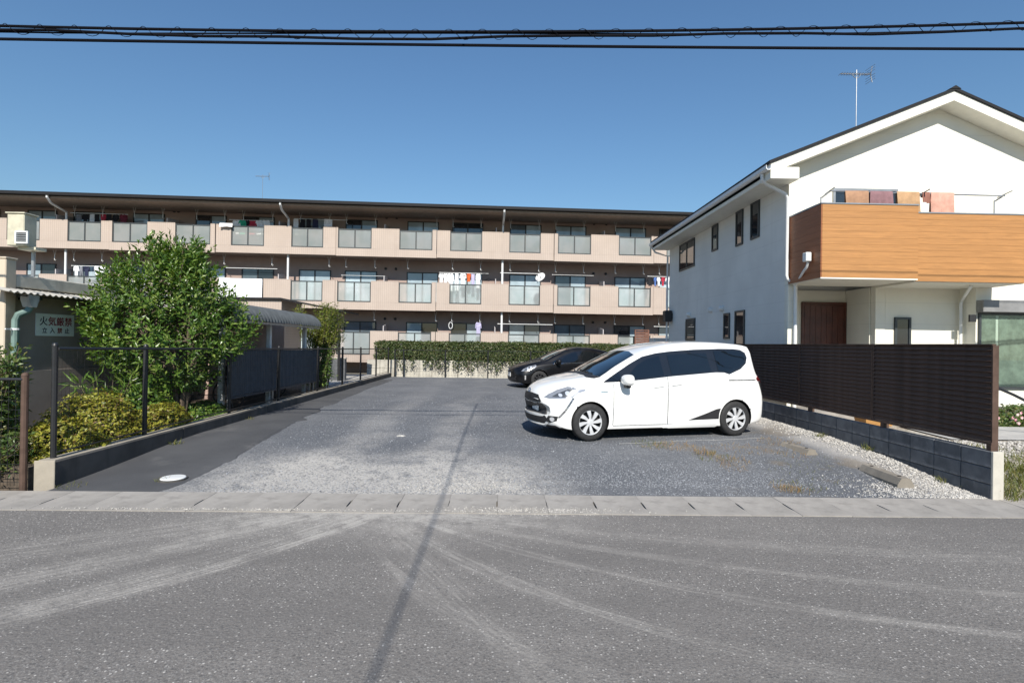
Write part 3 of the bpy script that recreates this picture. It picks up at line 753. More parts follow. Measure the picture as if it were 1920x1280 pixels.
# roof aerials
def aerial(px, pyt, pyb, Y, label, size, nel, heading):
    t_, b_ = at(px, pyt, Y), at(px, pyb, Y)
    a = thing('television_aerial', label, 'aerial', b_)
    H_ = t_.z - b_.z; mb = MB(); mb.tube([(0, 0, -.3), (0, 0, H_ * .97)], .010, 6); mb.build('mast', 'grey_metal', a, local=True)
    d = Vector((math.cos(heading), math.sin(heading), .045)); s = Vector((-d.y, d.x, 0))
    c = Vector((0, 0, H_ * .9)); mb = MB(); mb.tube([c - d * size * .5, c + d * size * .45], .013, 6)
    mb.tube([c - d * size * .14, c + Vector((0, 0, -.09)) - d * .05 * size, c + Vector((0, 0, -.09)) + d * .05 * size, c + d * size * .14], .009, 5); mb.build('boom', 'grey_metal', a, local=True)
    for k in range(nel):
        p = c + d * size * (-.48 + .86 * k / (nel - 1)); mb = MB(); mb.tube([p - s * .085, p + s * .085], .006, 5); mb.build('element', 'grey_metal', a, local=True)
    for sg in (1, -1):
        p = c + d * size * .42; mb = MB(); mb.tube([p, p + d * .05 + Vector((0, 0, sg * .2))], .01, 5)
        for j in range(3): mb.tube([p + Vector((0, 0, sg * (.05 + .06 * j))) - s * .16, p + Vector((0, 0, sg * (.05 + .06 * j))) + s * .16], .005, 5)
        mb.build('reflector', 'grey_metal', a, local=True)
aerial(492, 326, 372, 29.5, 'thin television aerial on the apartment roof against the sky', .75, 7, R(8))
aerial(1605, 128, 240, 12.9, 'television aerial on a mast above the white house roof', .86, 12, R(4))

# ================================================================== HOUSE
HX, HY0, HY1, HXR, RX = 6.12, 11.3, 19.4, 12.6, 9.36
EX, BY0, BY1 = 5.52, 10.9, 19.55                # eave edge, barge ends
ZE, ZR = 5.57, 7.16; slope = (ZR - ZE) / (RX - EX)
XE2 = 2 * RX - EX
hs = thing('house', 'white two storey gabled house with orange wood clad balcony', 'house', (HX, HY0, .2))
def uz(x): return ZR - .25 - abs(x - RX) * slope     # underside of the roof slab
mb = MB(); mb.prism([(HX, .2), (HX, uz(HX) - .004), (RX, uz(RX) - .004), (HXR, uz(HXR) - .004), (HXR, .2)], 'y', HY0 + 1.0, HY1)
mb.box(HX, HX + .16, HY0 + .13, HY0 + .998, .2, 5.42); mb.build('side_wall', 'wall_grey', hs)
mb = MB(); mb.prism([(HX, 3.06), (HX, uz(HX) - .004), (RX, uz(RX) - .004), (HXR, uz(HXR) - .004), (HXR, 3.06)], 'y', HY0, HY0 + .128); mb.build('gable_wall', 'wall_cream', hs)
mb = MB(); mb.bbox(HX - .004, HX + .21, HY0 - .012, HY0 + .125, .2, 3.055, .008); mb.build('corner_post', 'wall_cream', hs)
mb = MB(); mb.box(8.0, 8.0 + .13, HY0 + .15, HY0 + .998, .2, 3.05); mb.build('porch_side_wall', 'wall_cream', hs)
mb = MB(); mb.bbox(8.02, 8.24, HY0 - .012, HY0 + .14, .2, 3.055, .008); mb.build('porch_post', 'wall_cream', hs)
mb = MB(); mb.box(8.245, 9.86, HY0, HY0 + .128, .2, 3.055); mb.build('front_wall', 'wall_cream', hs)
mb = MB(); mb.box(HX + .165, 7.995, HY0 + .95, HY0 + .997, .2, 3.05); mb.build('porch_wall', 'wall_cream', hs)
mb = MB(); mb.box(9.86, HXR, 10.9, HY0 + .128, .55, 3.055); mb.build('bay_wall', 'wall_cream', hs)
mb = MB(); mb.box(9.88, HXR - .02, 10.93, HY0 + .1, .15, .548); mb.build('foundation', 'concrete_kerb', hs)
mb = MB(); mb.box(HX + .17, 7.99, HY0 - .6, HY0 + .94, .15, .42); mb.build('porch_step', 'concrete_kerb', hs)
# roof: dark sheet on a pale boxed edge
for s in (-1, 1):
    xe = RX + s * (RX - EX)
    mb = MB(); mb.prism([(RX, ZR - .05), (RX, ZR - .25), (xe, ZE - .25), (xe, ZE - .05)], 'y', BY0, BY1); r_ = mb.build('roof_slab', 'cream_trim', hs)
    mb = MB(); mb.prism([(RX, ZR + .012), (RX, ZR - .048), (xe + s * .04, ZE - .048 - .016), (xe + s * .04, ZE + .0)], 'y', BY0 - .03, BY1 + .03); mb.build('roof_sheet', 'roof_black', r_)
mb = MB(); mb.prism([(RX - .12, ZR - .02), (RX, ZR + .05), (RX + .12, ZR - .02)], 'y', BY0 - .04, BY1 + .04); mb.build('ridge_cap', 'roof_black', hs)
mb = MB(); mb.box(EX + .03, HX - .003, HY0 + .01, BY1 - .05, 5.235, 5.275); mb.build('eave_soffit', 'soffit_cream', hs)
mb = MB(); mb.bbox(EX - .006, HX + .0, BY0 - .004, HY0 - .004, 5.2, 5.45, .01); mb.build('eave_return', 'cream_trim', hs)
mb = MB(); mb.box(EX + .0, EX + .028, HY0 - .002, BY1 - .02, 5.235, 5.46); mb.build('fascia', 'cream_trim', hs)
mb = MB(); pr = [(EX - .1 + .055 * math.cos(t_) + .05, 5.42 + .055 * math.sin(t_)) for t_ in [math.pi + math.pi * k / 8 for k in range(9)]]
mb.prism([(EX - .115, 5.47), (EX - .115, 5.40), (EX - .085, 5.37), (EX - .035, 5.37), (EX - .005, 5.40), (EX - .005, 5.47), (EX - .015, 5.47), (EX - .02, 5.41), (EX - .045, 5.385), (EX - .075, 5.385), (EX - .1, 5.41), (EX - .105, 5.47)], 'y', BY0 - .03, BY1 + .03); mb.build('gutter', 'white_plastic', hs)
# downpipes
GX = HX - .06
mb = MB(); mb.tube([(EX - .06, 11.15, 5.36), (EX - .06, 11.15, 5.25), (EX + .05, 11.16, 5.16), (GX - .05, 11.24, 4.98), (GX, 11.25, 4.9), (GX, 11.25, 3.25), (GX + .02, 11.25, 3.18), (GX + .15, 11.22, 3.08), (GX + .18, 11.22, 3.0), (GX + .18, 11.22, .25)], .036, 10); mb.build('downpipe', 'white_plastic', hs, smooth=True)
mb = MB(); mb.tube([(GX + .18, 11.22, 3.03), (6.06, 10.62, 3.24), (6.06, 10.5, 3.32), (6.06, 10.45, 3.42)], .026, 8); mb.build('branch_pipe', 'white_plastic', hs, smooth=True)
mb = MB(); mb.bbox(5.98, 6.09, 10.38, 10.52, 3.42, 3.60, .012); mb.build('rain_hopper', 'white_plastic', hs)
mb = MB(); mb.tube([(EX - .06, 19.5, 5.36), (EX + .1, 19.5, 5.15), (HX - .07, 19.42, 5.0), (HX - .07, 19.42, .25)], .036, 8); mb.build('downpipe', 'white_plastic', hs, smooth=True)
mb = MB(); mb.tube([(9.4, 10.5, 3.0), (9.79, 11.15, 2.78), (9.79, 11.18, 2.7), (9.79, 11.18, .25)], .03, 8); mb.build('downpipe', 'white_plastic', hs, smooth=True)
# balcony
BF = 10.13; BX1, BXM = 10.2, 8.02
bal = MB(); bal.box(HX + .02, BXM - .002, BF + .025, HY0 - .002, 3.06, 3.15); bal.box(BXM, BX1 - .02, BF + .075, HY0 - .002, 3.02, 3.15); bal = bal.build('balcony_floor', 'soffit_cream', hs)
planks = 11
for k in range(planks):
    z0, z1 = 3.075 + k * (1.41 / planks), 3.075 + (k + 1) * (1.41 / planks) - .0018
    mb = MB(); mb.bbox(HX + .022, BXM, BF, BF + .022, z0, z1, .0015); mb.build('plank', 'plank_orange', hs)
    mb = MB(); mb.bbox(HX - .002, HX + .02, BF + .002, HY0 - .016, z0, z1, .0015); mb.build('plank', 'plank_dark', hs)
    z0, z1 = 3.035 + k * (1.32 / planks), 3.035 + (k + 1) * (1.32 / planks) - .0018
    mb = MB(); mb.bbox(BXM + .003, BX1, BF + .05, BF + .072, z0, z1, .0015); mb.build('plank', 'plank_orange', hs)
    mb = MB(); mb.bbox(BX1 - .022, BX1 - .001, BF + .074, HY0 - .016, z0, z1, .0015); mb.build('plank', 'plank_orange', hs)
mb = MB(); mb.box(HX + .022, BXM - .002, BF + .024, BF + .13, 3.152, 4.475); mb.box(BXM, BX1 - .023, BF + .074, BF + .16, 3.152, 4.345); mb.box(HX + .022, HX + .12, BF + .131, HY0 - .005, 3.152, 4.475); mb.build('balcony_wall', 'wall_cream', hs)
mb = MB(); mb.bbox(HX - .014, BXM + .012, BF - .014, BF + .15, 4.486, 4.515, .005); mb.box(HX - .014, HX + .13, BF + .151, HY0 - .02, 4.486, 4.515); mb.bbox(BXM + .013, BX1 + .012, BF + .036, BF + .18, 4.352, 4.38, .005); mb.build('coping', 'grey_metal', hs)
mb = MB(); mb.box(HX + .0, BXM, BF + .002, BF + .022, 3.05, 3.074); mb.build('drip_edge', 'cream_trim', hs)
# windows and doors
def window_y(xa, xb, za, zb, Y, glass='glass_dark', frame='frame_grey', n=1, parent=hs, t_=.045):
    mb = MB(); y0, y1 = Y - .045, Y - .002
    mb.box(xa, xa + t_, y0, y1, za, zb); mb.box(xb - t_, xb, y0, y1, za, zb); mb.box(xa + t_, xb - t_, y0, y1, za, za + t_); mb.box(xa + t_, xb - t_, y0, y1, zb - t_, zb)
    wds = (xb - xa - 2 * t_) / n
    for k in range(1, n): mb.box(xa + t_ + wds * k - .025, xa + t_ + wds * k + .025, y0 + .003, y1 - .003, za + t_, zb - t_)
    f = mb.build('window', frame, parent)
    for k in range(n):
        g = MB(); g.box(xa + t_ + wds * k + (.026 if k else .001), xa + t_ + wds * (k + 1) - (.026 if k < n - 1 else .001), Y - .025, Y - .016, za + t_ + .001, zb - t_ - .001); g.build('pane', glass, f)
    return f
def window_side(pxa, pxb, pya, pyb, X, glass='glass_dark', t_=.05, split=False, parent=hs):
    A, B = on_x(pxa, (pya + pyb) / 2, X), on_x(pxb, (pya + pyb) / 2, X); ya, yb = B.y, A.y
    m = (pxa + pxb) / 2; za, zb = on_x(m, pyb, X).z, on_x(m, pya, X).z
    mb = MB(); x0, x1 = X - .035, X - .001
    mb.box(x0, x1, ya, ya + t_, za, zb); mb.box(x0, x1, yb - t_, yb, za, zb); mb.box(x0, x1, ya + t_, yb - t_, za, za + t_); mb.box(x0, x1, ya + t_, yb - t_, zb - t_, zb)
    ym = (ya + yb) / 2
    if split: mb.box(x0 + .003, x1, ym - .03, ym + .03, za + t_, zb - t_)
    f = mb.build('window', 'frame_grey', parent)
    for a, b in (((ya + t_, ym - .031), (ym + .031, yb - t_)) if split else ((ya + t_, yb - t_),)):
        g = MB(); g.box(X - .016, X - .008, a + .001, b - .001, za + t_ + .001, zb - t_ - .001); g.build('pane', glass, f)
    return (ya, yb, za, zb)
window_side(1275, 1303, 453, 504, HX, split=True); window_side(1336, 1347, 422, 470, HX); window_side(1381, 1394, 395, 460, HX); window_side(1409, 1425, 377, 447, HX)
lv = window_side(1287, 1304, 597, 638, HX, 'glass_mid'); window_side(1358, 1369, 587, 635, HX); window_side(1379, 1397, 582, 648, HX)
for k in range(9):
    z = lv[2] + .06 + k * (lv[3] - lv[2] - .12) / 9; mb = MB(); mb.box(HX - .06, HX - .037, lv[0] + .02, lv[1] - .02, z, z + .03); mb.build('louvre', 'frame_grey', hs)
for px, py in ((1298, 443), (1334.5, 420), (1361, 403), (1293, 590), (1334, 581), (1355, 578)):
    p = on_x(px, py, HX); mb = MB(); mb.lathe([(.075, 0), (.078, -.05), (.06, -.1), (.02, -.12)], (HX - .001, p.y, p.z), 'x', 14); mb.build('vent_cap', 'white_plastic', hs, smooth=True)
p = on_x(1258, 593, HX); mb = MB(); mb.bbox(HX - .28, HX - .03, p.y - .25, p.y + .1, p.z - .2, p.z + .2, .03); mb.box(HX - .03, HX - .001, p.y - .2, p.y + .05, p.z - .1, p.z + .1); mb.build('meter_box', 'dark_plastic', hs)
# balcony window, ground floor window, door, bay window
window_y(7.06, 8.46, 3.2, 5.14, HY0, 'glass_dark', 'grey_metal', 2)
window_y(8.43, 8.78, 1.2, 2.4, HY0)
d0, d1 = 6.95, 7.99
mb = MB(); Yd = HY0 + .95
mb.box(d0, d0 + .05, Yd - .05, Yd - .002, .42, 2.78); mb.box(d1 - .05, d1, Yd - .05, Yd - .002, .42, 2.78); mb.box(d0 + .05, d1 - .05, Yd - .05, Yd - .002, 2.73, 2.78); mb.build('door_frame', 'door_brown', hs)
mb = MB(); mb.bbox(d0 + .052, d1 - .052, Yd - .04, Yd - .004, .43, 2.725, .004)
for k in range(7): mb.box(d0 + .06 + k * .13, d0 + .06 + k * .13 + .118, Yd - .048, Yd - .0395, .5, 2.68)
dr = mb.build('door', 'door_brown', hs); mb = MB(); mb.tube([(d0 + .22, Yd - .048, 1.15), (d0 + .22, Yd - .1, 1.18), (d0 + .22, Yd - .1, 1.72), (d0 + .22, Yd - .048, 1.75)], .014, 6); mb.build('handle', 'steel', dr)
mb = MB(); mb.bbox(9.86, 12.4, 10.72, 10.897, 2.5, 2.75, .01); mb.build('shutter_box', 'shutter_grey', hs)
wf = window_y(9.9, 12.3, .92, 2.495, 10.9, 'glass_clear', 'frame_grey', 2)
wf['label'] = 'wide window with pale green curtains'
mb = MB(); vs_ = []                              # pleated curtains close behind the glass
for side, (xa, xb) in enumerate(((9.95, 10.28), (10.34, 12.25))):
    n = int((xb - xa) / .03); mb = MB()
    for k in range(n + 1):
        x = xa + (xb - xa) * k / n; y = 10.893 + .0045 * math.sin(k * 1.9) - .002
        mb.v += [(x, y, .97), (x, y + .002 * math.sin(k), 2.44)]
        if k: mb.f.append((2 * k - 2, 2 * k, 2 * k + 1, 2 * k - 1))
    mb.build('curtain', 'curtain', wf, smooth=True, angle=80)
mb = MB(); mb.box(9.7, 9.84, 10.86, 10.895, 2.3, 2.45); mb.build('bracket', 'dark_plastic', hs)
# balcony laundry poles and towels
def towel(name, mb, mat, label, cat, loc, group=None):
    o = mb.build(name, mat, None, smooth=True, angle=60); return tag(o, label, cat, group)
def hang_cloth(x0, x1, y, ztop, zf, zb, wav=.012, seed=0, ax=(1, 0), thick=.012):
    """cloth folded over a pole: front and back leaf, joined over the top"""
    mb = MB(); n = 14; rr = random.Random(seed); ph = rr.random() * 6
    cols = []
    for k in range(n + 1):
        t = k / n; s = x0 + (x1 - x0) * t; wv = wav * math.sin(t * 11 + ph) + wav * .6 * math.sin(t * 23 + ph * 2)
        cols.append([(s, y - .03 + wv * 1.5 - .01, zf + .01 * math.sin(t * 5 + ph)), (s, y - .022 + wv, (ztop + zf) / 2), (s, y - .016, ztop - .02), (s, y, ztop), (s, y + .016, ztop - .02), (s, y + .022 + wv * .7, (ztop + zb) / 2), (s, y + .03 + wv, zb)])
    m = len(cols[0]); mb.v = [p for c in cols for p in c]
    for k in range(n):
        for j in range(m - 1): a = k * m + j; mb.f.append((a, a + 1, a + m + 1, a + m))
    return mb
LY = 10.62
hp = thing('laundry_pole', 'steel laundry pole on bracket arms above the orange balcony', 'laundry pole', (7.3, LY, 4.3))
def lx(px): return at(px, 362, LY).x
zp = at(1700, 361, LY).z
mb = MB(); mb.tube([(lx(1556), LY, zp), (lx(1884), LY, zp - .03)], .014, 8); mb.build('pole', 'steel', hp)
for px in (1556, 1732, 1884):
    x = lx(px); mb = MB(); mb.tube([(x, LY + .16, zp - .02), (x, LY - .16, zp + .03)], .012, 6); mb.tube([(x - .12, LY + .1, zp - .12), (x, LY, zp - .01)], .016, 6); mb.tube([(x - .12, LY + .1, zp - .5), (x - .12, LY + .1, zp - .1)], .016, 6); mb.build('bracket', 'grey_metal', hp)
for i, (a, b, pyb, c, cn, lb) in enumerate([(1584, 1628, 395, (.35, .2, .12), 'tan', 'tan brown towel on the orange balcony pole, in front of the window'), (1631, 1673, 395, (.22, .12, .13), 'plum', 'plum brown towel on the orange balcony pole, between two tan towels'),
                                    (1681, 1723, 400, (.42, .26, .14), 'sand', 'sand brown towel at the right end of the balcony window'), (1729, 1743, 381, (.25, .11, .08), 'russet', 'narrow russet towel in the step of the orange balcony'), (1745, 1788, 410, (.55, .30, .23), 'salmon', 'salmon pink towel, rightmost on the orange balcony pole')]):
    mb = hang_cloth(lx(a), lx(b), LY, zp + .017, at(a, pyb, LY).z, at(a, pyb, LY).z + .12, seed=i)
    towel('towel', mb, cloth(cn, c), lb, 'towel', None, 'towels on the house balcony')

# ================================================================== LEFT: store building, sign, shelter
SA = R(87); SO = Vector((-7.8, 8.54, .2))
sb = thing('store_building', 'low taupe store building with corrugated awning behind the tree', 'building', SO, SA)
cs, ss = math.cos(SA), math.sin(SA)
def su(px, py, v=0):
    r = ray(px, py); ox, oy = -SO.x, -SO.y
    ax, ay = ox * cs + oy * ss, -ox * ss + oy * cs; dx, dy = r.x * cs + r.y * ss, -r.x * ss + r.y * cs
    t = (v - ay) / dy; return Vector((ax + dx * t, v, CAMH + r.z * t - SO.z))
LU = 4.6
mb = MB(); mb.box(.11, LU, 0, 3.4, -.2, 2.29); mb.build('wall', 'taupe_wall', sb, local=True)
mb = MB(); mb.bbox(.112, LU + .02, -.06, 3.42, 2.295, 2.50, .015); mb.build('roof_parapet', 'concrete_pale', sb, local=True)
mb = MB(); mb.box(.11, LU, -.05, -.002, -.2, .95); mb.build('plinth', 'taupe_wall', sb, local=True)
mb = MB(); n = 230; rows = []
for k in range(n + 1):
    u = -.35 + (LU + .5) * k / n; h = .016 * math.sin(k * 2 * math.pi / 5.0)
    rows.append([(u, -.4, 2.19 + h), (u, -.01, 2.27 + h), (u, -.01, 2.262 + h), (u, -.4, 2.182 + h)])
mb.v = [p for r_ in rows for p in r_]
for k in range(n):
    for j in range(4): a = k * 4 + j; b_ = k * 4 + (j + 1) % 4; mb.f.append((a, b_, b_ + 4, a + 4))
mb.build('awning', 'awning_grey', sb, local=True, smooth=True, angle=60)
mb = MB()
for u in (.2, 1.5, 2.8, 4.1): mb.box(u, u + .05, -.36, -.003, 2.10, 2.14)
mb.box(-.2, LU, -.36, -.33, 2.141, 2.158); mb.build('awning_frame', 'black_metal', sb, local=True)
h0 = su(55, 562, -.3)
mb = MB(); mb.prism([(h0.x - .045, h0.z - .12), (h0.x - .09, h0.z), (h0.x - .09, h0.z + .08), (h0.x + .09, h0.z + .08), (h0.x + .09, h0.z), (h0.x + .045, h0.z - .12)], 'y', -.38, -.24); mb.build('rain_hopper', 'awning_grey', sb, local=True)
p1 = su(57, 575, -.31); p2 = su(52, 583, -.31); p3 = su(34, 590, -.25); p4 = su(29, 600, -.22)
mb = MB(); mb.tube([p1, p2, p3, p4, (p4.x, p4.y, -.2)], .05, 10); mb.build('downpipe', 'green_pipe', sb, local=True, smooth=True)
c_ = su(29, 617, -.22); mb = MB(); mb.lathe([(.056, -.015), (.058, 0), (.056, .015)], (p4.x, p4.y, c_.z), 'z', 12); mb.box(p4.x - .16, p4.x - .05, -.23, -.21, c_.z - .01, c_.z + .01); mb.build('pipe_clamp', 'white_plastic', sb, local=True)
# sign with its writing
s0, s1 = su(66, 609, -.004), su(138, 609, -.004); zt_, zb_ = su(102, 589, 0).z, su(102, 630, 0).z
def wpt(u, v, z): return Vector((SO.x + u * cs - v * ss, SO.y + u * ss + v * cs, SO.z + z))
sg = thing('warning_sign', 'pale warning sign with red and black Japanese characters on the store wall', 'sign', wpt((s0.x + s1.x) / 2, -.003, (zt_ + zb_) / 2), SA)
SW, SH = s1.x - s0.x, zt_ - zb_
mb = MB(); mb.bbox(-SW / 2, SW / 2, -.012, 0, -SH / 2, SH / 2, .002); mb.build('board', 'sign_white', sg, local=True)
def glyph(ch, size, x, z, mat, bold):
    cu = bpy.data.curves.new('glyph', 'FONT'); cu.body = ch; cu.size = size; cu.align_x = 'CENTER'; cu.align_y = 'CENTER'; cu.extrude = .001
    o = bpy.data.objects.new('tmp', cu); col.objects.link(o); dg = bpy.context.evaluated_depsgraph_get(); dg.update()
    me = bpy.data.meshes.new_from_object(o.evaluated_get(dg)); bpy.data.objects.remove(o)
    xs = [v.co.x for v in me.vertices]; ys = [v.co.y for v in me.vertices]
    cx, cy = (min(xs) + max(xs)) / 2, (min(ys) + max(ys)) / 2
    for v in me.vertices: v.co = Vector((x + (v.co.x - cx), -.0145 - v.co.z, z + (v.co.y - cy)))
    q = MB(); src = [v.co.copy() for v in me.vertices]; F_ = [tuple(p.vertices) for p in me.polygons]
    for n_, (ox, oz) in enumerate(((-bold, 0), (bold, 0), (0, bold), (0, -bold))): q.add([c + Vector((ox, -.0004 * n_, oz)) for c in src], F_)
    q.build('character', mat, sg, local=True)
for k, (ch, m_) in enumerate(zip('火気厳禁', ('ink_dark', 'ink_red', 'ink_red', 'ink_red'))): glyph(ch, SH * .42, SW * (-.315 + .215 * k), SH * .17, m_, .0022)
for k, (ch, m_) in enumerate(zip('立入禁止', ('ink_dark', 'ink_dark', 'ink_red', 'ink_dark'))): glyph(ch, SH * .27, SW * (-.285 + .195 * k), -SH * .24, m_, .0014)
# cream wall end at the picture's left edge
q0 = at(9.5, 560, 8.45)
nw = thing('cream_wall', 'sunlit cream rendered wall end at the left edge beside the green pipe', 'wall', (q0.x - .6, 8.5, 0))
mb = MB(); mb.bbox(q0.x - 4, q0.x, 8.45, 8.64, -.1, 2.92, .012); mb.build('render', 'cream_wall', nw)
mb = MB(); mb.bbox(q0.x - 4.01, q0.x + .012, 8.438, 8.652, 2.922, 2.95, .006); mb.build('coping', 'cream_wall', nw)
# cabinet on a pole on the store roof
cp = at(62, 520, 9.6); cb = thing('pole_cabinet', 'yellowish metal cabinet with white louvre vent on a pole above the store roof', 'cabinet', (cp.x, cp.y, 2.7))
c0, c1 = at(27, 463, 9.45), at(73, 405, 9.45)
mb = MB(); mb.tube([(cp.x, 9.6, 2.6), (cp.x, 9.6, c1.z)], .03, 10); mb.build('pole', 'grey_metal', cb, smooth=True)
mb = MB(); mb.bbox(c0.x, c1.x - .12, 9.3, 9.56, c0.z, c1.z, .012); mb.build('case', 'cabinet_yellow', cb)
mb = MB(); mb.bbox(c0.x - .02, c1.x - .10, 9.28, 9.58, c1.z + .001, c1.z + .025, .006); mb.build('lid', 'cabinet_yellow', cb); mb = MB(); mb.box(c0.x + .1, c1.x, 9.4, 9.62, c0.z - .05, c0.z - .003); mb.build('bracket', 'cabinet_yellow', cb)
v0, v1 = at(27, 456, 9.27), at(52, 433, 9.27)
mb = MB(); mb.box(v0.x, v1.x, 9.27, 9.298, v0.z, v0.z + .025); mb.box(v0.x, v1.x, 9.27, 9.298, v1.z - .025, v1.z); mb.box(v0.x, v0.x + .025, 9.27, 9.298, v0.z + .026, v1.z - .026); mb.box(v1.x - .025, v1.x, 9.27, 9.298, v0.z + .026, v1.z - .026)
vt = mb.build('vent', 'white_plastic', cb)
for k in range(4):
    z = v0.z + .04 + k * (v1.z - v0.z - .06) / 4; mb = MB(); mb.prism([(9.272, z), (9.296, z + .025), (9.296, z + .035), (9.272, z + .01)], 'x', v0.x + .026, v1.x - .026); mb.build('louvre', 'grey_metal', vt)
# bicycle shelter with a rounded corrugated roof
sh = thing('bicycle_shelter', 'bicycle shelter with rounded grey corrugated roof behind the fence', 'shelter', (-5.9, 10.5, .24))
SY0, SY1 = 10.5, 15.5; prof = []
for k in range(9): t = k / 8 * math.pi / 2; prof.append((-5.2 - .42 * (1 - math.cos(t)), 2.12 + .34 * math.sin(t)))
prof += [(-6.1, 2.50), (-6.7, 2.52), (-7.2, 2.5)]
mb = MB(); n = 248; m = len(prof)
for k in range(n + 1):
    y = SY0 + (SY1 - SY0) * k / n; h = .022 * math.sin(k * 2 * math.pi / 8)
    for i, (x, z) in enumerate(prof):
        nx_, nz_ = (math.cos(i / 8 * math.pi / 2), math.sin(i / 8 * math.pi / 2)) if i < 9 else (0, 1)
        mb.v.append((x + nx_ * h, y, z + nz_ * h))
    for i, (x, z) in enumerate(prof):
        nx_, nz_ = (math.cos(i / 8 * math.pi / 2), math.sin(i / 8 * math.pi / 2)) if i < 9 else (0, 1)
        mb.v.append((x + nx_ * (h - .012), y, z + nz_ * (h - .012)))
for k in range(n):
    for i in range(m - 1):
        a = k * 2 * m + i; mb.f.append((a, a + 1, a + 2 * m + 1, a + 2 * m)); a += m; mb.f.append((a, a + 2 * m, a + 2 * m + 1, a + 1))
for i in range(m - 1):
    mb.f.append((i, m + i, m + i + 1, i + 1)); a = n * 2 * m + i; mb.f.append((a, a + 1, a + m + 1, a + m))
mb.build('roof', 'shelter_grey', sh, smooth=True, angle=60)
for y in (10.75, 12.9, 15.2):
    mb = MB(); mb.bbox(-5.62, -5.52, y - .05, y + .05, .2, 2.2, .01); mb.build('post', 'white_plastic', sh)
    mb = MB(); mb.tube([(-5.57, y, 2.15), (-5.9, y, 2.42), (-7.1, y, 2.46)], .03, 8); mb.build('rafter', 'white_plastic', sh, smooth=True)
mb = MB(); mb.box(-5.3, -5.24, SY0 + .02, SY1 - .02, 2.06, 2.11); mb.build('eave_rail', 'grey_metal', sh)
for a, b in ((10.5, 12.72), (12.82, 15.15), (15.2, 15.7)):          # ribbed panels hung behind the fence
    pn = thing('ribbed_panel', {10.5: 'blue grey ribbed metal panel nearest the tree, behind the mesh fence', 12.82: 'blue grey ribbed metal panel under the rounded shelter roof, farther of two', 15.2: 'short ribbed metal panel at the bush end of the shelter'}[a], 'panel', (-5.36, a, .25), group='ribbed panels behind the mesh fence')
    mb = MB(); n = int((b - a) / .02); rows = []
    for k in range(n + 1):
        y = a + (b - a) * k / n; h = .012 * (1 if (k // 2) % 2 else -1)
        rows.append([(-5.31 + h, y, .585), (-5.31 + h, y, topz(y) - .03), (-5.318 + h, y, topz(y) - .03), (-5.318 + h, y, .585)])
    mb.v = [p for r_ in rows for p in r_]
    for k in range(n):
        for j in range(4): i_ = k * 4 + j; b_ = k * 4 + (j + 1) % 4; mb.f.append((i_, b_, b_ + 4, i_ + 4))
    mb.build('sheet', 'panel_blue_grey', pn)
    mb = MB(); mb.box(-5.34, -5.28, a, b, .545, .575); mb.box(-5.34, -5.28, a, b, topz(a) - .028, topz(b) - .0); mb.build('rail', 'panel_blue_grey', pn)
    for y in (a + .12, b - .12): mb = MB(); mb.box(-5.37, -5.33, y - .035, y + .035, .2, 1.4); mb.build('leg', 'grey_metal', pn)
ob = thing('outbuilding', 'pinkish rendered outbuilding behind the bicycle shelter', 'building', (-7.6, 14.3, .2))
mb = MB(); mb.bbox(-9.2, -6.62, 13.4, 16.4, .2, 2.44, .01); mb.build('wall', 'pink_wall', ob)
mb = MB(); mb.bbox(-9.26, -6.6, 13.34, 16.46, 2.445, 2.52, .01); mb.build('roof', 'concrete_kerb', ob)
gs = thing('garbage_shed', 'small beige shed with dark lean to roof beyond the shelter', 'shed', (-9, 20, .2))
g0, g1 = at(415, 575, 20), at(528, 562, 20)
mb = MB(); mb.box(g0.x, g1.x, 20, 22, .2, g1.z); mb.build('wall', 'tile_salmon', gs)
mb = MB(); mb.prism([(g0.x, g1.z + .002), (g1.x, g1.z + .002), (g1.x + 2.3, g1.z - .42), (g1.x + 2.3, g1.z - .36), (g1.x, g1.z + .07), (g0.x, g1.z + .07)], 'y', 19.9, 22.1); mb.build('roof', 'roof_black', gs)
mb = MB(); mb.box(g1.x + 2.1, g1.x + 2.18, 20.0, 20.08, .2, g1.z - .4); mb.build('post', 'black_metal', gs)
gw = thing('garden_wall', 'dark low wall beside the path beyond the bushes', 'wall', (-6.3, 20.5, .2))
mb = MB(); mb.bbox(-6.8, -5.9, 20.3, 20.5, .2, 1.05, .01); mb.build('body', 'concrete_block', gw); mb = MB(); mb.bbox(-6.82, -5.88, 20.28, 20.52, 1.052, 1.1, .008); mb.build('coping', 'concrete_pale', gw)

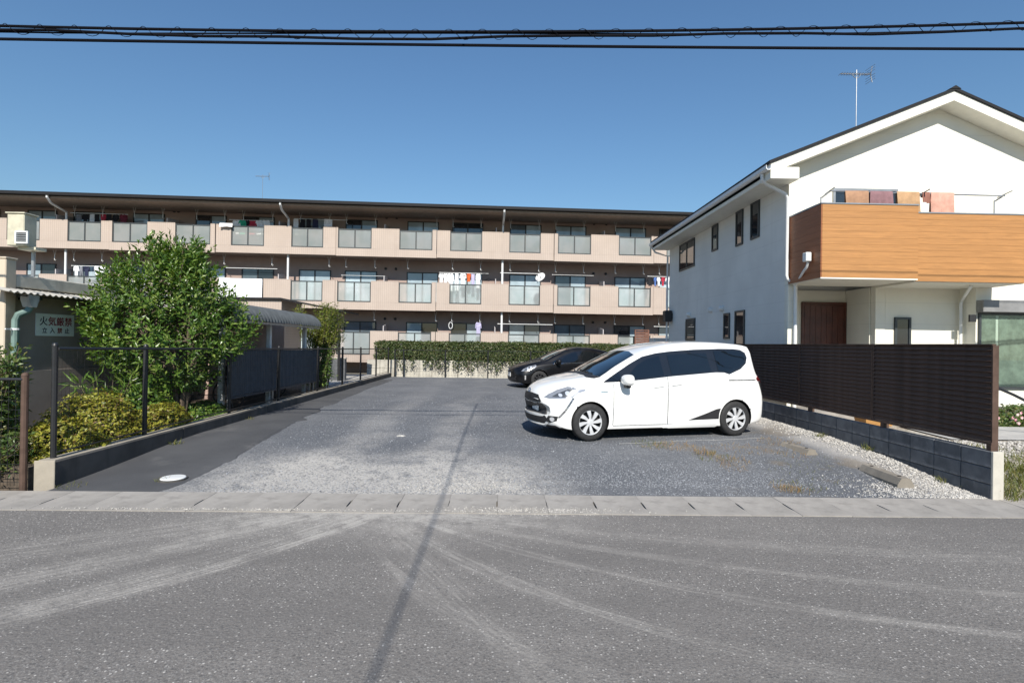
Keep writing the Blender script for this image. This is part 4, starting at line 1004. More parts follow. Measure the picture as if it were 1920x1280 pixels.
# bicycles in the shelter
def bicycle(loc, rz, label, mat):
    b = thing('bicycle', label, 'bicycle', loc, rz, 'bicycles in the shelter')
    for x in (0, 1.05):
        mb = MB(); mb.tube([(x + .32 * math.cos(a), 0, .33 + .32 * math.sin(a)) for a in [2 * math.pi * k / 24 for k in range(25)]], .019, 6, False); wh = mb.build('wheel', 'rubber', b, local=True, smooth=True)
        mb = MB()
        for k in range(10): a = 2 * math.pi * k / 10; mb.tube([(x, 0, .33), (x + .31 * math.cos(a), 0, .33 + .31 * math.sin(a))], .002, 3, False)
        mb.build('spokes', 'steel', wh, local=True)
    mb = MB(); mb.tube([(1.05, 0, .33), (.45, 0, .3), (.88, 0, .78)], .016, 6); mb.tube([(1.05, 0, .33), (.9, 0, .95)], .015, 6); mb.tube([(0, 0, .33), (.45, 0, .3), (.3, 0, .85)], .016, 6); mb.tube([(0, 0, .33), (.33, 0, .7), (.88, 0, .8)], .013, 6); mb.build('frame', mat, b, local=True, smooth=True)
    mb = MB(); mb.tube([(.9, 0, .95), (.86, -.12, 1.02), (.72, -.27, 1.0)], .012, 6); mb.tube([(.9, 0, .95), (.86, .12, 1.02), (.72, .27, 1.0)], .012, 6); mb.build('handlebar', 'steel', b, local=True, smooth=True)
    mb = MB(); mb.bbox(.15, .42, -.08, .08, .86, .92, .025); mb.build('saddle', 'dark_plastic', b, local=True)
    mb = MB(); mb.bbox(.95, 1.2, -.16, .16, .72, .93, .02); mb.build('basket', 'black_metal', b, local=True)
bicycle((-6.75, 11.25, .24), R(4), 'dark bicycle behind the ribbed panel nearest the tree', 'black_metal')
bicycle((-6.85, 13.9, .24), R(-6), 'silver bicycle under the shelter, farther from the tree', 'grey_metal')

# ================================================================== PLANTS
rnd = random.Random(11)
def rvec(r=rnd):
    while True:
        v = Vector((r.uniform(-1, 1), r.uniform(-1, 1), r.uniform(-1, 1)))
        if .05 < v.length < 1: return v.normalized()
def crown_part(mb, mat, parent, name='crown'):
    o = mb.raw(name, mat, parent); o['kind'] = 'stuff'; return o
# the evergreen tree
TB = Vector((-5.78, 9.75, .235))
tr = thing('evergreen_tree', 'bushy evergreen tree with glossy lance leaves behind the mesh fence', 'tree', TB)
stems = []
mb = MB()
for k in range(6):
    a = k * 1.05 + .3; d = Vector((math.cos(a) * .34, math.sin(a) * .3, 0)); top = TB + Vector((d.x * 2.4 - .2, d.y * 2.2, 1.9 + .6 * rnd.random()))
    ps = [TB + d * .12, TB + d * .35 + Vector((0, 0, .55)), TB + d * 1.1 + Vector((rnd.gauss(0, .05), rnd.gauss(0, .05), 1.2)), TB + (top - TB) * .75, top]
    mb.tube(ps, [.05, .042, .032, .02, .008], 7); stems.append(ps)
twigs = []
lf = MB()
def tree_r(z):                                 # half-width of the crown at height z above soil
    return interp([(.35, .35), (.6, .75), (.9, 1.0), (1.3, 1.32), (1.75, 1.26), (2.2, .98), (2.7, .70), (3.0, .40), (3.2, .15)], z)
cen = TB + Vector((-.3, .1, 0)); cnt = 0
lumps = [(rnd.uniform(0, 6.28), rnd.uniform(.8, 3.2), rnd.uniform(.14, .32)) for _ in range(16)]
while cnt < 1450:
    z = rnd.uniform(.45, 3.0); a = rnd.uniform(0, 6.283); rr = tree_r(z)
    bump = sum(amp * math.exp(-((math.atan2(math.sin(a - la), math.cos(a - la)) / .45) ** 2) - ((z - lz) / .38) ** 2) for la, lz, amp in lumps)
    rr = max(.12, rr + bump - .16); t = 1 - abs(rnd.gauss(0, .36))
    if t < .05: continue
    p = cen + Vector((math.cos(a) * rr * t, math.sin(a) * rr * t * .85, z))
    if p.x > -5.15 and p.y < 8.2: continue
    if mnoise.noise(Vector((p.x * 2.1, p.y * 2.1, p.z * 1.9))) < -.19: continue
    out = Vector((math.cos(a), math.sin(a) * .85, 0)); d = (out * (.75 if z < 2.1 else .35) + Vector((0, 0, .55 + .5 * max(0, z - 1.2) / 2)) + rvec() * .42).normalized()
    L = rnd.uniform(.16, .36); n = rnd.randint(9, 14); ph = rnd.uniform(0, 6)
    x_ = d.orthogonal().normalized(); y_ = d.cross(x_)
    curv = Vector((0, 0, .12)) * rnd.random()
    for k in range(n):
        u = .12 + .88 * k / (n - 1); q = p + d * L * u + curv * u * u; an = ph + k * 2.4
        rad = x_ * math.cos(an) + y_ * math.sin(an); ld = (rad * (.95 - .4 * u) + d * (.35 + .5 * u) + Vector((0, 0, .08))).normalized()
        s = rnd.uniform(.075, .15) * (1 - .2 * u)
        lf.leaf(q, ld, d + rvec() * .2, s, s * .38, .12, .14)
    if cnt % 14 == 0:
        st = stems[rnd.randrange(6)]; b_ = min((st[2], st[3], st[1]), key=lambda s_: (s_ - p).length); twigs.append((b_, p))
    cnt += 1
for k in range(26):                            # leaders standing out of the top of the crown
    a = rnd.uniform(0, 6.28); q_ = rnd.uniform(0, .85); p = cen + Vector((math.cos(a) * q_, math.sin(a) * q_ * .8, 2.75 - .5 * q_)); d = (Vector((math.cos(a) * .18, math.sin(a) * .18, 1)) + rvec() * .12).normalized(); L = rnd.uniform(.35, .75)
    x_ = d.orthogonal().normalized(); y_ = d.cross(x_); n = int(L * 42)
    for j in range(n):
        u = j / n; an = j * 2.4; rad = x_ * math.cos(an) + y_ * math.sin(an); s_ = rnd.uniform(.08, .13) * (1 - .35 * u)
        lf.leaf(p + d * L * u, (rad * (.9 - .4 * u) + d * (.5 + .5 * u)).normalized(), d + rvec() * .2, s_, s_ * .36, .12, .12)
    twigs.append((p, p + d * L))
for a, b in twigs: mb.tube([a, (a + b) / 2 + Vector((0, 0, .06)), b], [.012, .008, .004], 5)
mb.build('trunk', 'bark', tr, smooth=True)
crown_part(lf, 'leaf_tree', tr)

def mound(name, label, cat, c, rad, n, mat, size, seed, cap=None, group=None, flat=.0):
    r = random.Random(seed); t = thing(name, label, cat, (c[0], c[1], c[2]), 0, group); mb = MB(); tw = MB()
    C = Vector(c)
    for _ in range(n):
        while True:
            d = rvec(r)
            if d.z > -.25: break
        bumpy = 1 + .16 * mnoise.noise(Vector((d.x * 2.6 + seed, d.y * 2.6, d.z * 2.6))) + .1 * mnoise.noise(Vector((d.x * 7 + seed, d.y * 7, d.z * 7)))
        k = (1 - abs(r.gauss(0, .13))) * bumpy
        p = C + Vector((d.x * rad[0] * k, d.y * rad[1] * k, max(.02, d.z * rad[2] * k)))
        if cap and not cap(p): continue
        nn = (d + rvec(r) * .7 + Vector((0, 0, .4))).normalized()
        for q in range(3):
            ld = (nn.orthogonal().normalized()); ld.rotate(Matrix.Rotation(r.uniform(0, 6.28), 3, nn)); ld = (ld + nn * .45).normalized()
            s = size * r.uniform(.7, 1.3); mb.leaf(p, ld, nn, s, s * .5, .1, .1)
    for k in range(9):
        a = r.uniform(0, 6.28); e = C + Vector((math.cos(a) * rad[0] * .7, math.sin(a) * rad[1] * .7, rad[2] * r.uniform(.5, .85)))
        tw.tube([C + Vector((math.cos(a) * .03, math.sin(a) * .03, -.01)), (C + e) / 2 + Vector((0, 0, -.05)), e], [.014, .01, .005], 5)
    tw.build('stems', 'bark', t); crown_part(mb, mat, t, 'foliage'); return t
mound('azalea_bush', 'yellow green clipped azalea bush at the near end of the left fence', 'bush', (-5.55, 6.85, .22), (.52, .5, .44), 2600, 'leaf_azalea', .05, 21, group='azalea bushes in the planting bed')
mound('azalea_bush', 'yellow green clipped azalea bush with the highest rounded top, by the store wall', 'bush', (-5.82, 7.75, .22), (.62, .62, .72), 3400, 'leaf_azalea', .05, 22, group='azalea bushes in the planting bed')
mound('azalea_bush', 'yellow green clipped azalea bush next to the tree trunk', 'bush', (-5.45, 8.65, .22), (.36, .7, .46), 2400, 'leaf_azalea', .05, 23, group='azalea bushes in the planting bed')
mound('dark_shrub', 'dark green shrub at the foot of the tree', 'shrub', (-6.1, 9.1, .22), (.7, .6, .62), 1500, 'leaf_tree', .085, 24)
mound('ground_shrub', 'low leafy shrub behind the tree below the ribbed panel', 'shrub', (-5.6, 10.2, .22), (.4, .5, .3), 700, 'leaf_tree', .07, 25)
def shoots(name, label, cat, base, n, hgt, spread, mat, leaf, seed, lean=(0, 0), bare=.15, group=None, aspect=.42, arch=0, lo=.3):
    r = random.Random(seed); t = thing(name, label, cat, base, 0, group); st = MB(); mb = MB(); B = Vector(base)
    for k in range(n):
        a = r.uniform(0, 6.28); q = spread * math.sqrt(r.random()); h = hgt * r.uniform(lo, 1)
        tip = B + Vector((math.cos(a) * q + lean[0] * h, math.sin(a) * q * .8 + lean[1] * h, h))
        root = B + Vector((math.cos(a) * q * .35, math.sin(a) * q * .3, 0)); mid = (root + tip) / 2 + Vector((math.cos(a) * q * -.1, 0, h * (.08 + arch)))
        st.tube([root, mid, tip], [.01, .007, .003], 5)
        m = int(h / leaf * 3.2)
        for j in range(m):
            u = bare + (1 - bare) * r.random(); p = root.lerp(mid, u * 2) if u < .5 else mid.lerp(tip, u * 2 - 1)
            for _ in range(2):
                d = (rvec(r) + Vector((0, 0, .15))).normalized(); p2 = p + d * r.uniform(0, .12)
                s = leaf * r.uniform(.6, 1.25); mb.leaf(p2, d, rvec(r) + Vector((0, 0, .8)), s, s * aspect, .1, .15)
    st.build('stems', 'bark', t); crown_part(mb, mat, t, 'foliage'); return t
shoots('tall_shrub', 'tall loose leafy shrub behind the street fence at the left edge', 'shrub', (-6.12, 6.42, .0), 170, 1.6, .42, 'leaf_shrub', .07, 31, lo=.3)
shoots('low_shrub', 'low dense green shrub at the foot of the street fence', 'shrub', (-5.95, 6.2, .0), 190, .62, .6, 'leaf_shrub', .06, 32)
shoots('nandina_bush', 'tall feathery yellow green bush at the end of the shelter', 'bush', (-5.62, 16.6, .24), 60, 2.62, .85, 'leaf_bamboo', .1, 33, bare=.5, arch=.05, aspect=.24, lo=.6)
shoots('dark_bush', 'dark bush below the feathery bush beside the fence', 'bush', (-5.5, 16.0, .24), 40, 1.35, .6, 'leaf_tree', .09, 34)
shoots('spear_plant', 'plant with long dark spear leaves behind the azaleas', 'plant', (-6.25, 8.65, .22), 16, .95, .5, 'leaf_tree', .2, 35, aspect=.16)
# back hedge on the retaining wall and creepers on the far fence
hg = thing('hedge', 'long clipped green hedge above the retaining wall', 'hedge', (0, 25.5, .9)); mb = MB(); r = random.Random(41)
for _ in range(34000):
    x = r.uniform(-5.9, 9.3); f_ = r.random()
    if f_ < .55: y, z = 24.93 + abs(r.gauss(0, .10)), 1.72 - 1.05 * r.random() ** 1.15 + .18 * mnoise.noise(Vector((x * .8, 1, 0)))
    else: y, z = r.uniform(25.0, 25.95), 1.70 + r.gauss(0, .035)
    z += .05 * mnoise.noise(Vector((x * 1.1, y, 3))); n_ = Vector((r.gauss(0, .5), -.8 if f_ < .55 else 0, .4 if f_ < .55 else 1)) + rvec(r) * .5
    d = rvec(r); d = (d - n_ * d.dot(n_) / n_.length_squared).normalized(); s = r.uniform(.06, .12); mb.leaf(Vector((x, y, z)), (d + n_.normalized() * .3).normalized(), n_, s, s * .55)
for _ in range(9000):                          # older, larger leaves deep inside
    p = Vector((r.uniform(-5.85, 9.25), r.uniform(25.08, 25.85), r.uniform(.82, 1.64))); s = r.uniform(.12, .2); mb.leaf(p, rvec(r), Vector((0, -1, .3)) + rvec(r) * .5, s, s * .7)
crown_part(mb, 'leaf_hedge', hg, 'foliage')
mb = MB()
for k in range(40): x = -5.8 + k * .385; mb.tube([(x, 25.4, .88), (x + r.gauss(0, .05), 25.4, 1.2), (x + r.gauss(0, .1), 25.4, 1.6)], [.02, .016, .008], 5)
mb.build('stems', 'bark', hg)
for i, (xa, xb, dens, nm) in enumerate(((-3.6, -2.4, 420, 'leafy creeper hanging down the retaining wall left of the fence post'), (-2.2, .9, 1500, 'broad leafy creeper on the far fence beside the black car nose'), (-4.9, -3.9, 160, 'thin creeper at the corner of the far fence'))):
    cr = thing('creeper', nm, 'creeper', ((xa + xb) / 2, 24.6, .2), 0, 'creepers on the far fence'); mb = MB(); st = MB()
    for k in range(int((xb - xa) * 6)):
        x = r.uniform(xa, xb); pts_ = [(x, 24.62, r.uniform(.2, .5)), (x + r.gauss(0, .1), 24.6, .8), (x + r.gauss(0, .15), 24.75, 1.2)]; st.tube(pts_, [.008, .006, .004], 4)
    for _ in range(dens):
        x = r.uniform(xa, xb); lo_ = .3 + .45 * (mnoise.noise(Vector((x * 1.7, i * 5, 0))) + .5); z = lo_ + (1.35 - lo_) * r.random() ** .7; p = Vector((x, 24.6 + r.gauss(0, .05), z)); n_ = Vector((0, -1, .3)) + rvec(r) * .6
        d = rvec(r); s = r.uniform(.06, .12); mb.leaf(p, d, n_, s, s * .6)
    st.build('stems', 'bark', cr); crown_part(mb, 'leaf_hedge', cr, 'foliage')
# garden on the right
mound('flower_bush', 'low flowering bush with pink blooms under the curtained window', 'bush', (10.35, 10.35, .24), (.75, .35, .42), 1500, 'leaf_shrub', .06, 51)
fb = thing('pink_flowers', 'cluster of pale pink blooms in the low bush by the window', 'flowers', (10.1, 10.0, .5)); mb = MB()
for _ in range(18):
    p = Vector((10.05 + r.gauss(0, .22), 10.02 + r.gauss(0, .06), .42 + r.gauss(0, .08)))
    for q in range(5): a = q * 1.257; mb.leaf(p, Vector((math.cos(a), -.3, math.sin(a))).normalized(), Vector((0, -1, 0)), .035, .03)
crown_part(mb, 'petal_pink', fb, 'petals')
gp = thing('garden_hose', 'black hose pole leaning in front of the window', 'hose', (10.0, 9.9, .3)); mb = MB(); a_, b_ = at(1866, 725, 9.4), at(1935, 757, 9.0); mb.tube([a_, (a_ + b_) / 2 + Vector((0, 0, .01)), b_, b_ + Vector((.5, -.2, -.35))], .025, 8); mb.build('tube', 'black_metal', gp, smooth=True)
oc = thing('garden_box', 'small orange brown box seen through the gap under the louvred fence', 'box', (7.2, 10.2, .25)); mb = MB(); mb.add([(6.95, 10.0, .25), (7.45, 10.0, .25), (7.45, 10.3, .25), (6.95, 10.3, .25), (6.9, 9.95, .52), (7.5, 9.95, .52), (7.5, 10.35, .52), (6.9, 10.35, .52)], [(0, 1, 2, 3), (0, 1, 5, 4), (1, 2, 6, 5), (2, 3, 7, 6), (3, 0, 4, 7)]); mb.build('body', 'orange_plastic', oc); mb = MB(); mb.box(6.92, 7.48, 9.97, 10.33, .46, .48); mb.build('earth', 'soil', oc)
def blades(name, label, spots, mat, seed, zf, kind='stuff'):
    r = random.Random(seed); mb = MB()
    for (x, y, rad, n, h) in spots:
        for _ in range(n):
            a = r.uniform(0, 6.28); q = rad * math.sqrt(r.random()); px_, py_ = x + math.cos(a) * q, y + math.sin(a) * q
            d = (Vector((r.gauss(0, .5), r.gauss(0, .5), 1))).normalized(); s = h * r.uniform(.4, 1.2)
            mb.leaf(Vector((px_, py_, zf(px_, py_) - .004)), d, rvec(r), s, s * .09, .05, .25)
    o = mb.raw(name, mat); tag(o, label, 'grass'); o['kind'] = kind; return o
sp = [(6.1, 6.2, .5, 700, .12), (6.6, 6.4, .7, 900, .12), (6.3, 7.0, .6, 700, .13), (7.2, 6.6, .8, 900, .12), (6.9, 7.4, .7, 500, .12), (8.2, 6.8, 1.0, 900, .12)]
blades('grass', 'patchy green grass at the garden corner beside the block wall', sp, 'leaf_grass', 61, lambda x, y: gardenz(y))
blades('dry_grass', 'dry yellowish weeds in front of the white car', [(2.75, 8.32, .34, 150, .07), (2.45, 8.3, .25, 70, .06), (3.05, 7.9, .16, 70, .10), (3.3, 7.5, .24, 100, .08), (3.7, 8.2, .4, 130, .06), (3.42, 6.25, .17, 130, .07), (3.5, 6.3, .3, 60, .05), (4.6, 8.7, .35, 200, .06), (3.15, 7.15, .2, 50, .06), (4.35, 7.9, .3, 90, .06)], 'leaf_dry', 62, lotz)
blades('weeds', 'sparse green weeds on the lot and along its walls', [(3.6, 6.35, .3, 110, .06), (2.4, 8.45, .3, 140, .07), (3.1, 7.7, .3, 110, .07), (4.0, 6.9, .5, 80, .05), (5.5, 7.9, .07, 40, .13), (5.5, 6.55, .06, 30, .10), (4.4, 7.5, .5, 90, .05), (5.4, 8.9, .1, 60, .1), (-4.85, 8.1, .08, 50, .1), (-3.95, 6.35, .07, 40, .08), (-4.8, 6.1, .15, 60, .06), (-4.9, 10.5, .1, 40, .08)], 'leaf_grass', 63, lotz)
# loose stones
def stones(name, label, spots, mat, seed, zf):
    r = random.Random(seed); mb = MB(); base = [Vector(v) for v in ((1, 0, 0), (-1, 0, 0), (0, 1, 0), (0, -1, 0), (0, 0, 1), (0, 0, -.6))]
    F8 = [(0, 2, 4), (2, 1, 4), (1, 3, 4), (3, 0, 4), (2, 0, 5), (1, 2, 5), (3, 1, 5), (0, 3, 5)]
    for (fx, n, s0, s1) in spots:
        for _ in range(n):
            x, y = fx(r); s = r.uniform(s0, s1); rot = Matrix.Rotation(r.uniform(0, 6.28), 3, rvec(r)); sc = Vector((r.uniform(.6, 1.2), r.uniform(.6, 1.2), r.uniform(.5, .9)))
            c = Vector((x, y, zf(x, y) + s * .2))
            mb.add([c + (rot @ Vector((v.x * sc.x, v.y * sc.y, v.z * sc.z))) * s * (1 + r.uniform(-.2, .2)) for v in base], F8)
    o = mb.raw(name, mat); tag(o, label, 'gravel', kind='stuff'); return o
bank = lambda r: ((lambda y: (5.55 - abs(r.gauss(0, .16 + .03 * (y < 7.5))), y))(5.98 + 6.5 * r.random() ** 1.5))
near = lambda r: (r.gauss(4.9, .35), 5.98 + abs(r.gauss(0, .35)))
def lz2(x, y): return lotz(min(x, 5.57), y) if y > 5.955 else (.012 + (y - 5.37) * .025 if y > 5.36 else 0)
stones('white_gravel', 'pale gravel banked along the block wall', [(bank, 5200, .008, .022), (near, 1300, .006, .016), (lambda r: (r.gauss(-.35, .4), 6.0 + abs(r.gauss(0, .35))), 1500, .004, .010), (lambda r: (r.gauss(.3, .5), 5.42 + r.gauss(0, .05)), 800, .004, .009), (lambda r: (r.gauss(-2.6, .9), 5.37 + abs(r.gauss(0, .03))), 500, .004, .009)], 'stone_white', 71, lz2)
stones('grey_gravel', 'dark gravel strewn over the parking lot', [(lambda r: (r.uniform(-3.4, 5.2), 6 + 10 * r.random() ** 1.8), 9000, .005, .013), (lambda r: (r.gauss(2.2, 1.4), 6.3 + abs(r.gauss(0, .6))), 3500, .005, .012)], 'stone_grey', 72, lz2)
stones('garden_gravel', 'pale stones in the garden beside the walkway', [(lambda r: (r.uniform(5.75, 9.5), r.uniform(7.4, 8.5)), 2500, .012, .035)], 'stone_white', 73, lambda x, y: gardenz(y))

# ================================================================== CARS
def catmull(P, k):
    out = []
    for i in range(len(P) - 1):
        p0 = P[max(i - 1, 0)]; p1 = P[i]; p2 = P[i + 1]; p3 = P[min(i + 2, len(P) - 1)]
        for j in range(k):
            t = j / k
            out.append(tuple(.5 * (2 * b + (c - a) * t + (2 * a - 5 * b + 4 * c - d) * t * t + (3 * b - a - 3 * c + d) * t ** 3) for a, b, c, d in zip(p0, p1, p2, p3)))
    out.append(P[-1]); return out
circ = lambda cx, cz, r_, n=14: [(cx + r_ * math.cos(2 * math.pi * k / n), cz + r_ * math.sin(2 * math.pi * k / n)) for k in range(n)]
def car_body(S):
    xs = S['stations']; rings = []
    for x in xs:
        zb, zt, zs, ws, wm, wr, dr = (interp(S[k], x) for k in ('zb', 'zt', 'zs', 'ws', 'wm', 'wr', 'dr'))
        zs = min(zs, zt - .06); h = zs - zb
        P = [(0, zb), (wm * .6, zb), (wm - .06, zb + .006), (wm - .018, zb + min(.06, .14 * h)), (wm - .004, zb + .32 * h), (wm, zb + .58 * h), (wm - (wm - ws) * .35, zb + .84 * h), (ws, zs)]
        zr = zt - dr; up_ = max(.0, zr - zs)
        P += [(ws + (wr - ws) * .33, zs + up_ * .36), (ws + (wr - ws) * .70, zs + up_ * .74), (wr, zr), (wr * .88, zt - dr * .36), (wr * .5, zt - dr * .08), (0, zt)]
        ring = []
        for y, z in catmull(P, 3):
            a = interp(S['bow'], x); ring.append((x + a * (abs(y) / .85) ** 2.2, y, z))
        rings.append(ring)
    m = len(rings[0]); vs = []; fs = []
    full = []
    for rg in rings:
        full.append(rg + [(x, -y, z) for x, y, z in rg[-2:0:-1]])
    M_ = len(full[0]); mb = MB(); mb.v = [p for r_ in full for p in r_]
    for i in range(len(full) - 1):
        for k in range(M_): mb.f.append((i * M_ + k, i * M_ + (k + 1) % M_, (i + 1) * M_ + (k + 1) % M_, (i + 1) * M_ + k))
    mb.f.append(tuple(range(M_))[::-1]); mb.f.append(tuple((len(full) - 1) * M_ + k for k in range(M_)))
    return mb
def make_car(name, label, loc, rz, S, paint):
    car = thing(name, label, 'car', loc, rz)
    mb = car_body(S); bvh = BVHTree.FromPolygons([Vector(v) for v in mb.v], mb.f)
    body = mb.build('body', paint, car, local=True)
    cutters = []
    for wx in S['wheels']:
        for s in (-1, 1):
            c = MB(); c.lathe([(S['arch'], .0), (S['arch'], .6)], (wx, s * .55 if s > 0 else -1.15, S['wr_'] + .012), 'y', 40); c = c.build('cut', 'dark_plastic', None); cutters.append(c)
            md = body.modifiers.new('b', 'BOOLEAN'); md.object = c; md.operation = 'DIFFERENCE'; md.solver = 'EXACT'
            c.parent = car
    body.data.materials.append(M['dark_plastic'])
    dg = bpy.context.evaluated_depsgraph_get(); dg.update()
    me = bpy.data.meshes.new_from_object(body.evaluated_get(dg)); body.modifiers.clear(); body.data = me
    for c in cutters: bpy.data.objects.remove(c)
    me.materials.clear(); me.materials.append(M[paint]); me.materials.append(M['dark_plastic'])
    for p in me.polygons:                        # arch liners and underside are black plastic
        c = p.center; inarch = any((c.x - wx) ** 2 + (c.z - S['wr_'] - .012) ** 2 < (S['arch'] + .004) ** 2 and abs(c.y) > .5 for wx in S['wheels'])
        p.material_index = 1 if inarch or (p.normal.z < -.6 and c.z < .3) else 0
    me.shade_smooth(); me.set_sharp_from_angle(angle=R(38))
    def patch(nm, poly, view, mat, eps=.006, parent=None, step=.045, both=True, smooth=True, thick=.02, lab=None):
        """panel lying on the body: polygon seen from the side (x,z) or the front (y,z), pressed onto the surface"""
        P = []
        n = len(poly)
        for i in range(n):
            a, b = Vector(poly[i]), Vector(poly[(i + 1) % n]); k = max(1, int((b - a).length / step))
            for j in range(k): P.append(a.lerp(b, j / k))
        nb = len(P); inside = []
        x0, x1 = min(p.x for p in P), max(p.x for p in P); y0, y1 = min(p.y for p in P), max(p.y for p in P)
        nx_, ny_ = int((x1 - x0) / step), int((y1 - y0) / step)
        for i in range(1, nx_):
            for j in range(1, ny_): inside.append(Vector((x0 + (x1 - x0) * i / nx_, y0 + (y1 - y0) * j / ny_)))
        V, E, F, *_ = geometry.delaunay_2d_cdt(P + inside, [], [list(range(nb))], 1, 1e-5)
        outs = []
        for s in ((-1, 1) if (both and view == 'side') else ((-1, 1) if both and view == 'front2' else (1,))):
            top, bot = [], []
            for v in V:
                if view == 'side': o, d = Vector((v.x, s * 2, v.y)), Vector((0, -s, 0))
                else: o, d = Vector((-1, v.x * s, v.y)), Vector((1, 0, 0))
                hit, nor, idx, _ = bvh.ray_cast(o, d)
                if hit is None: hit, nor, idx, _ = bvh.find_nearest(o + d * (1.2 if view == 'side' else 1.05))
                if nor.dot(d) > 0: nor = -nor
                nn = (nor - d * .3).normalized(); top.append(hit + nn * eps); bot.append(hit - nn * thick)
            q = MB(); k = len(top); q.v = [tuple(p) for p in top + bot]; cnt = {}
            for f in F:
                q.f.append(tuple(f))
                for a, b in zip(f, list(f[1:]) + [f[0]]): cnt[frozenset((a, b))] = cnt.get(frozenset((a, b)), 0) + 1
            for e, c in cnt.items():
                if c == 1: a, b = tuple(e); q.f.append((a, b, b + k, a + k))
            o_ = q.build(nm, mat, parent or car, local=True, smooth=smooth, angle=50)
            if lab: o_['label'] = lab
            outs.append(o_)
        return outs
    def wheel(x, s):
        W, r_ = S['tw'], S['wr_']; yo = s * (S['track'])
        mb = MB(); pf = [(r_ * .66, -.5), (r_ * .70, -.5), (r_ * .84, -.52), (r_ * .95, -.46), (r_, -.34), (r_, .34), (r_ * .95, .46), (r_ * .84, .52), (r_ * .70, .5), (r_ * .66, .48)]
        mb.lathe([(a, b * W) for a, b in pf], (x, yo, r_), 'y', 36, False); ty = mb.build('wheel', 'rubber', car, local=True, smooth=True, angle=50)
        # disc behind, then spokes with gaps between
        mb = MB(); mb.lathe([(r_ * .67, s * W * .02), (r_ * .1, s * W * .05)], (x, yo, r_), 'y', 24); mb.build('brake_disc', 'dark_plastic', ty, local=True)
        mb = MB(); mb.lathe([(r_ * .70, s * W * .40), (r_ * .695, s * W * .50), (r_ * .64, s * W * .47), (r_ * .62, s * W * .36)], (x, yo, r_), 'y', 36, False)
        mb.lathe([(r_ * .20, s * W * .30), (r_ * .19, s * W * .44), (r_ * .13, s * W * .48), (.001, s * W * .49)], (x, yo, r_), 'y', 20)
        n = S['spokes']; sw = S['spoke_w']
        for k in range(n):
            a = 2 * math.pi * k / n
            def pt(rad, off, dep):
                an = a + off; return (x + rad * math.cos(an), yo + s * W * dep, r_ + rad * math.sin(an))
            tw = S['twist']
            top = [pt(r_ * .16, -.30, .46), pt(r_ * .16, .30, .46), pt(r_ * .42, .22 * sw + tw * .6, .48), pt(r_ * .65, .19 * sw + tw, .47), pt(r_ * .65, -.19 * sw + tw, .47), pt(r_ * .42, -.22 * sw + tw * .6, .48)]
            bot = [(p[0], p[1] - s * W * .14, p[2]) for p in top]; q = len(top)
            mb.add(top + bot, [tuple(range(q)), tuple(range(2 * q - 1, q - 1, -1))] + [(i, (i + 1) % q, q + (i + 1) % q, q + i) for i in range(q)])
        mb.build('hubcap', S['hub'], ty, local=True)
    for wx in S['wheels']:
        for s in (-1, 1): wheel(wx, s)
    # windows
    band = patch('window_band', S['dlo'], 'side', 'dark_plastic' if S.get('matt') else 'car_band', .004)
    for s_i, bnd in enumerate(band):
        pass
    for poly in S['side_windows']: patch('side_window', poly, 'side', 'car_glass', .009)
    patch('windscreen', S['screen'], 'front', 'car_screen', .005, both=False)
    patch('cowl', S['cowl'], 'front', 'dark_plastic', .007, both=False, step=.03)
    for poly in S['doors']: patch('door', poly, 'side', paint, .0035)
    for poly in S['handles']: patch('door_handle', poly, 'side', S['handle_mat'], .022, step=.02)
    for nm, poly, view, mat, eps in S['trim']: patch(nm, poly, view, mat, eps, step=S.get('tstep', .035), both=view != 'front')
    hl = patch('headlight', S['headlight'], 'side', 'lamp_rim', .006, step=.03)
    inner = S['headlight_in']
    patch('lens', inner, 'side', 'lamp_inner', .012, step=.03)
    for c_, r0 in S['projectors']: patch('projector', circ(c_[0], c_[1], r0), 'side', 'lamp_clear', .02, step=.03)
    # mirrors
    mx, my, mz = S['mirror']
    for s in (-1, 1):
        mb = MB(); nu, nv = 14, 9
        for i in range(nv + 1):
            t = math.pi * i / nv
            for j in range(nu):
                a = 2 * math.pi * j / nu; sx, sy, sz = .085, .13, .092
                sg_ = lambda q_: math.copysign(abs(q_) ** .65, q_); p = Vector((sx * sg_(math.sin(t)) * math.cos(a), sy * sg_(math.cos(t)), sz * sg_(math.sin(t)) * sg_(math.sin(a))))
                if p.x > .03: p.x = .03
                p.x = p.x * (1.4 if p.x < 0 else 1); mb.v.append((mx + p.x, s * my + p.y, mz + p.z))
        for i in range(nv):
            for j in range(nu): mb.f.append((i * nu + j, i * nu + (j + 1) % nu, (i + 1) * nu + (j + 1) % nu, (i + 1) * nu + j))
        mr = mb.build('wing_mirror', paint, car, local=True, smooth=True, angle=50)
        mb = MB(); mb.bbox(mx - .05, mx + .035, s * my - .1 if s > 0 else s * my - .03, s * my + .03 if s > 0 else s * my + .1, mz - .135, mz - .055, .02); mb.build('mirror_foot', 'dark_plastic', mr, local=True)
    # plate, emblem, wipers
    px_, pz_ = S['plate']; hit = bvh.ray_cast(Vector((-1, 0, pz_)), Vector((1, 0, 0)))[0]
    mb = MB(); mb.bbox(hit.x - .03, hit.x - .012, -.165, .165, pz_ - .083, pz_ + .083, .006); mb.build('number_plate', 'white_plastic', car, local=True)
    hit = bvh.ray_cast(Vector((-1, 0, S['emblem'])), Vector((1, 0, 0)))[0]
    mb = MB(); ez = S['emblem']
    for (ry, rz_, oz) in ((.062, .042, 0), (.024, .038, 0), (.045, .018, .014)):
        mb.tube([(hit.x - .014, ry * math.cos(a), ez + oz + rz_ * math.sin(a)) for a in [2 * math.pi * k / 20 for k in range(21)]], .0055, 5, False)
    mb.build('emblem', 'chrome', car, local=True, smooth=True)
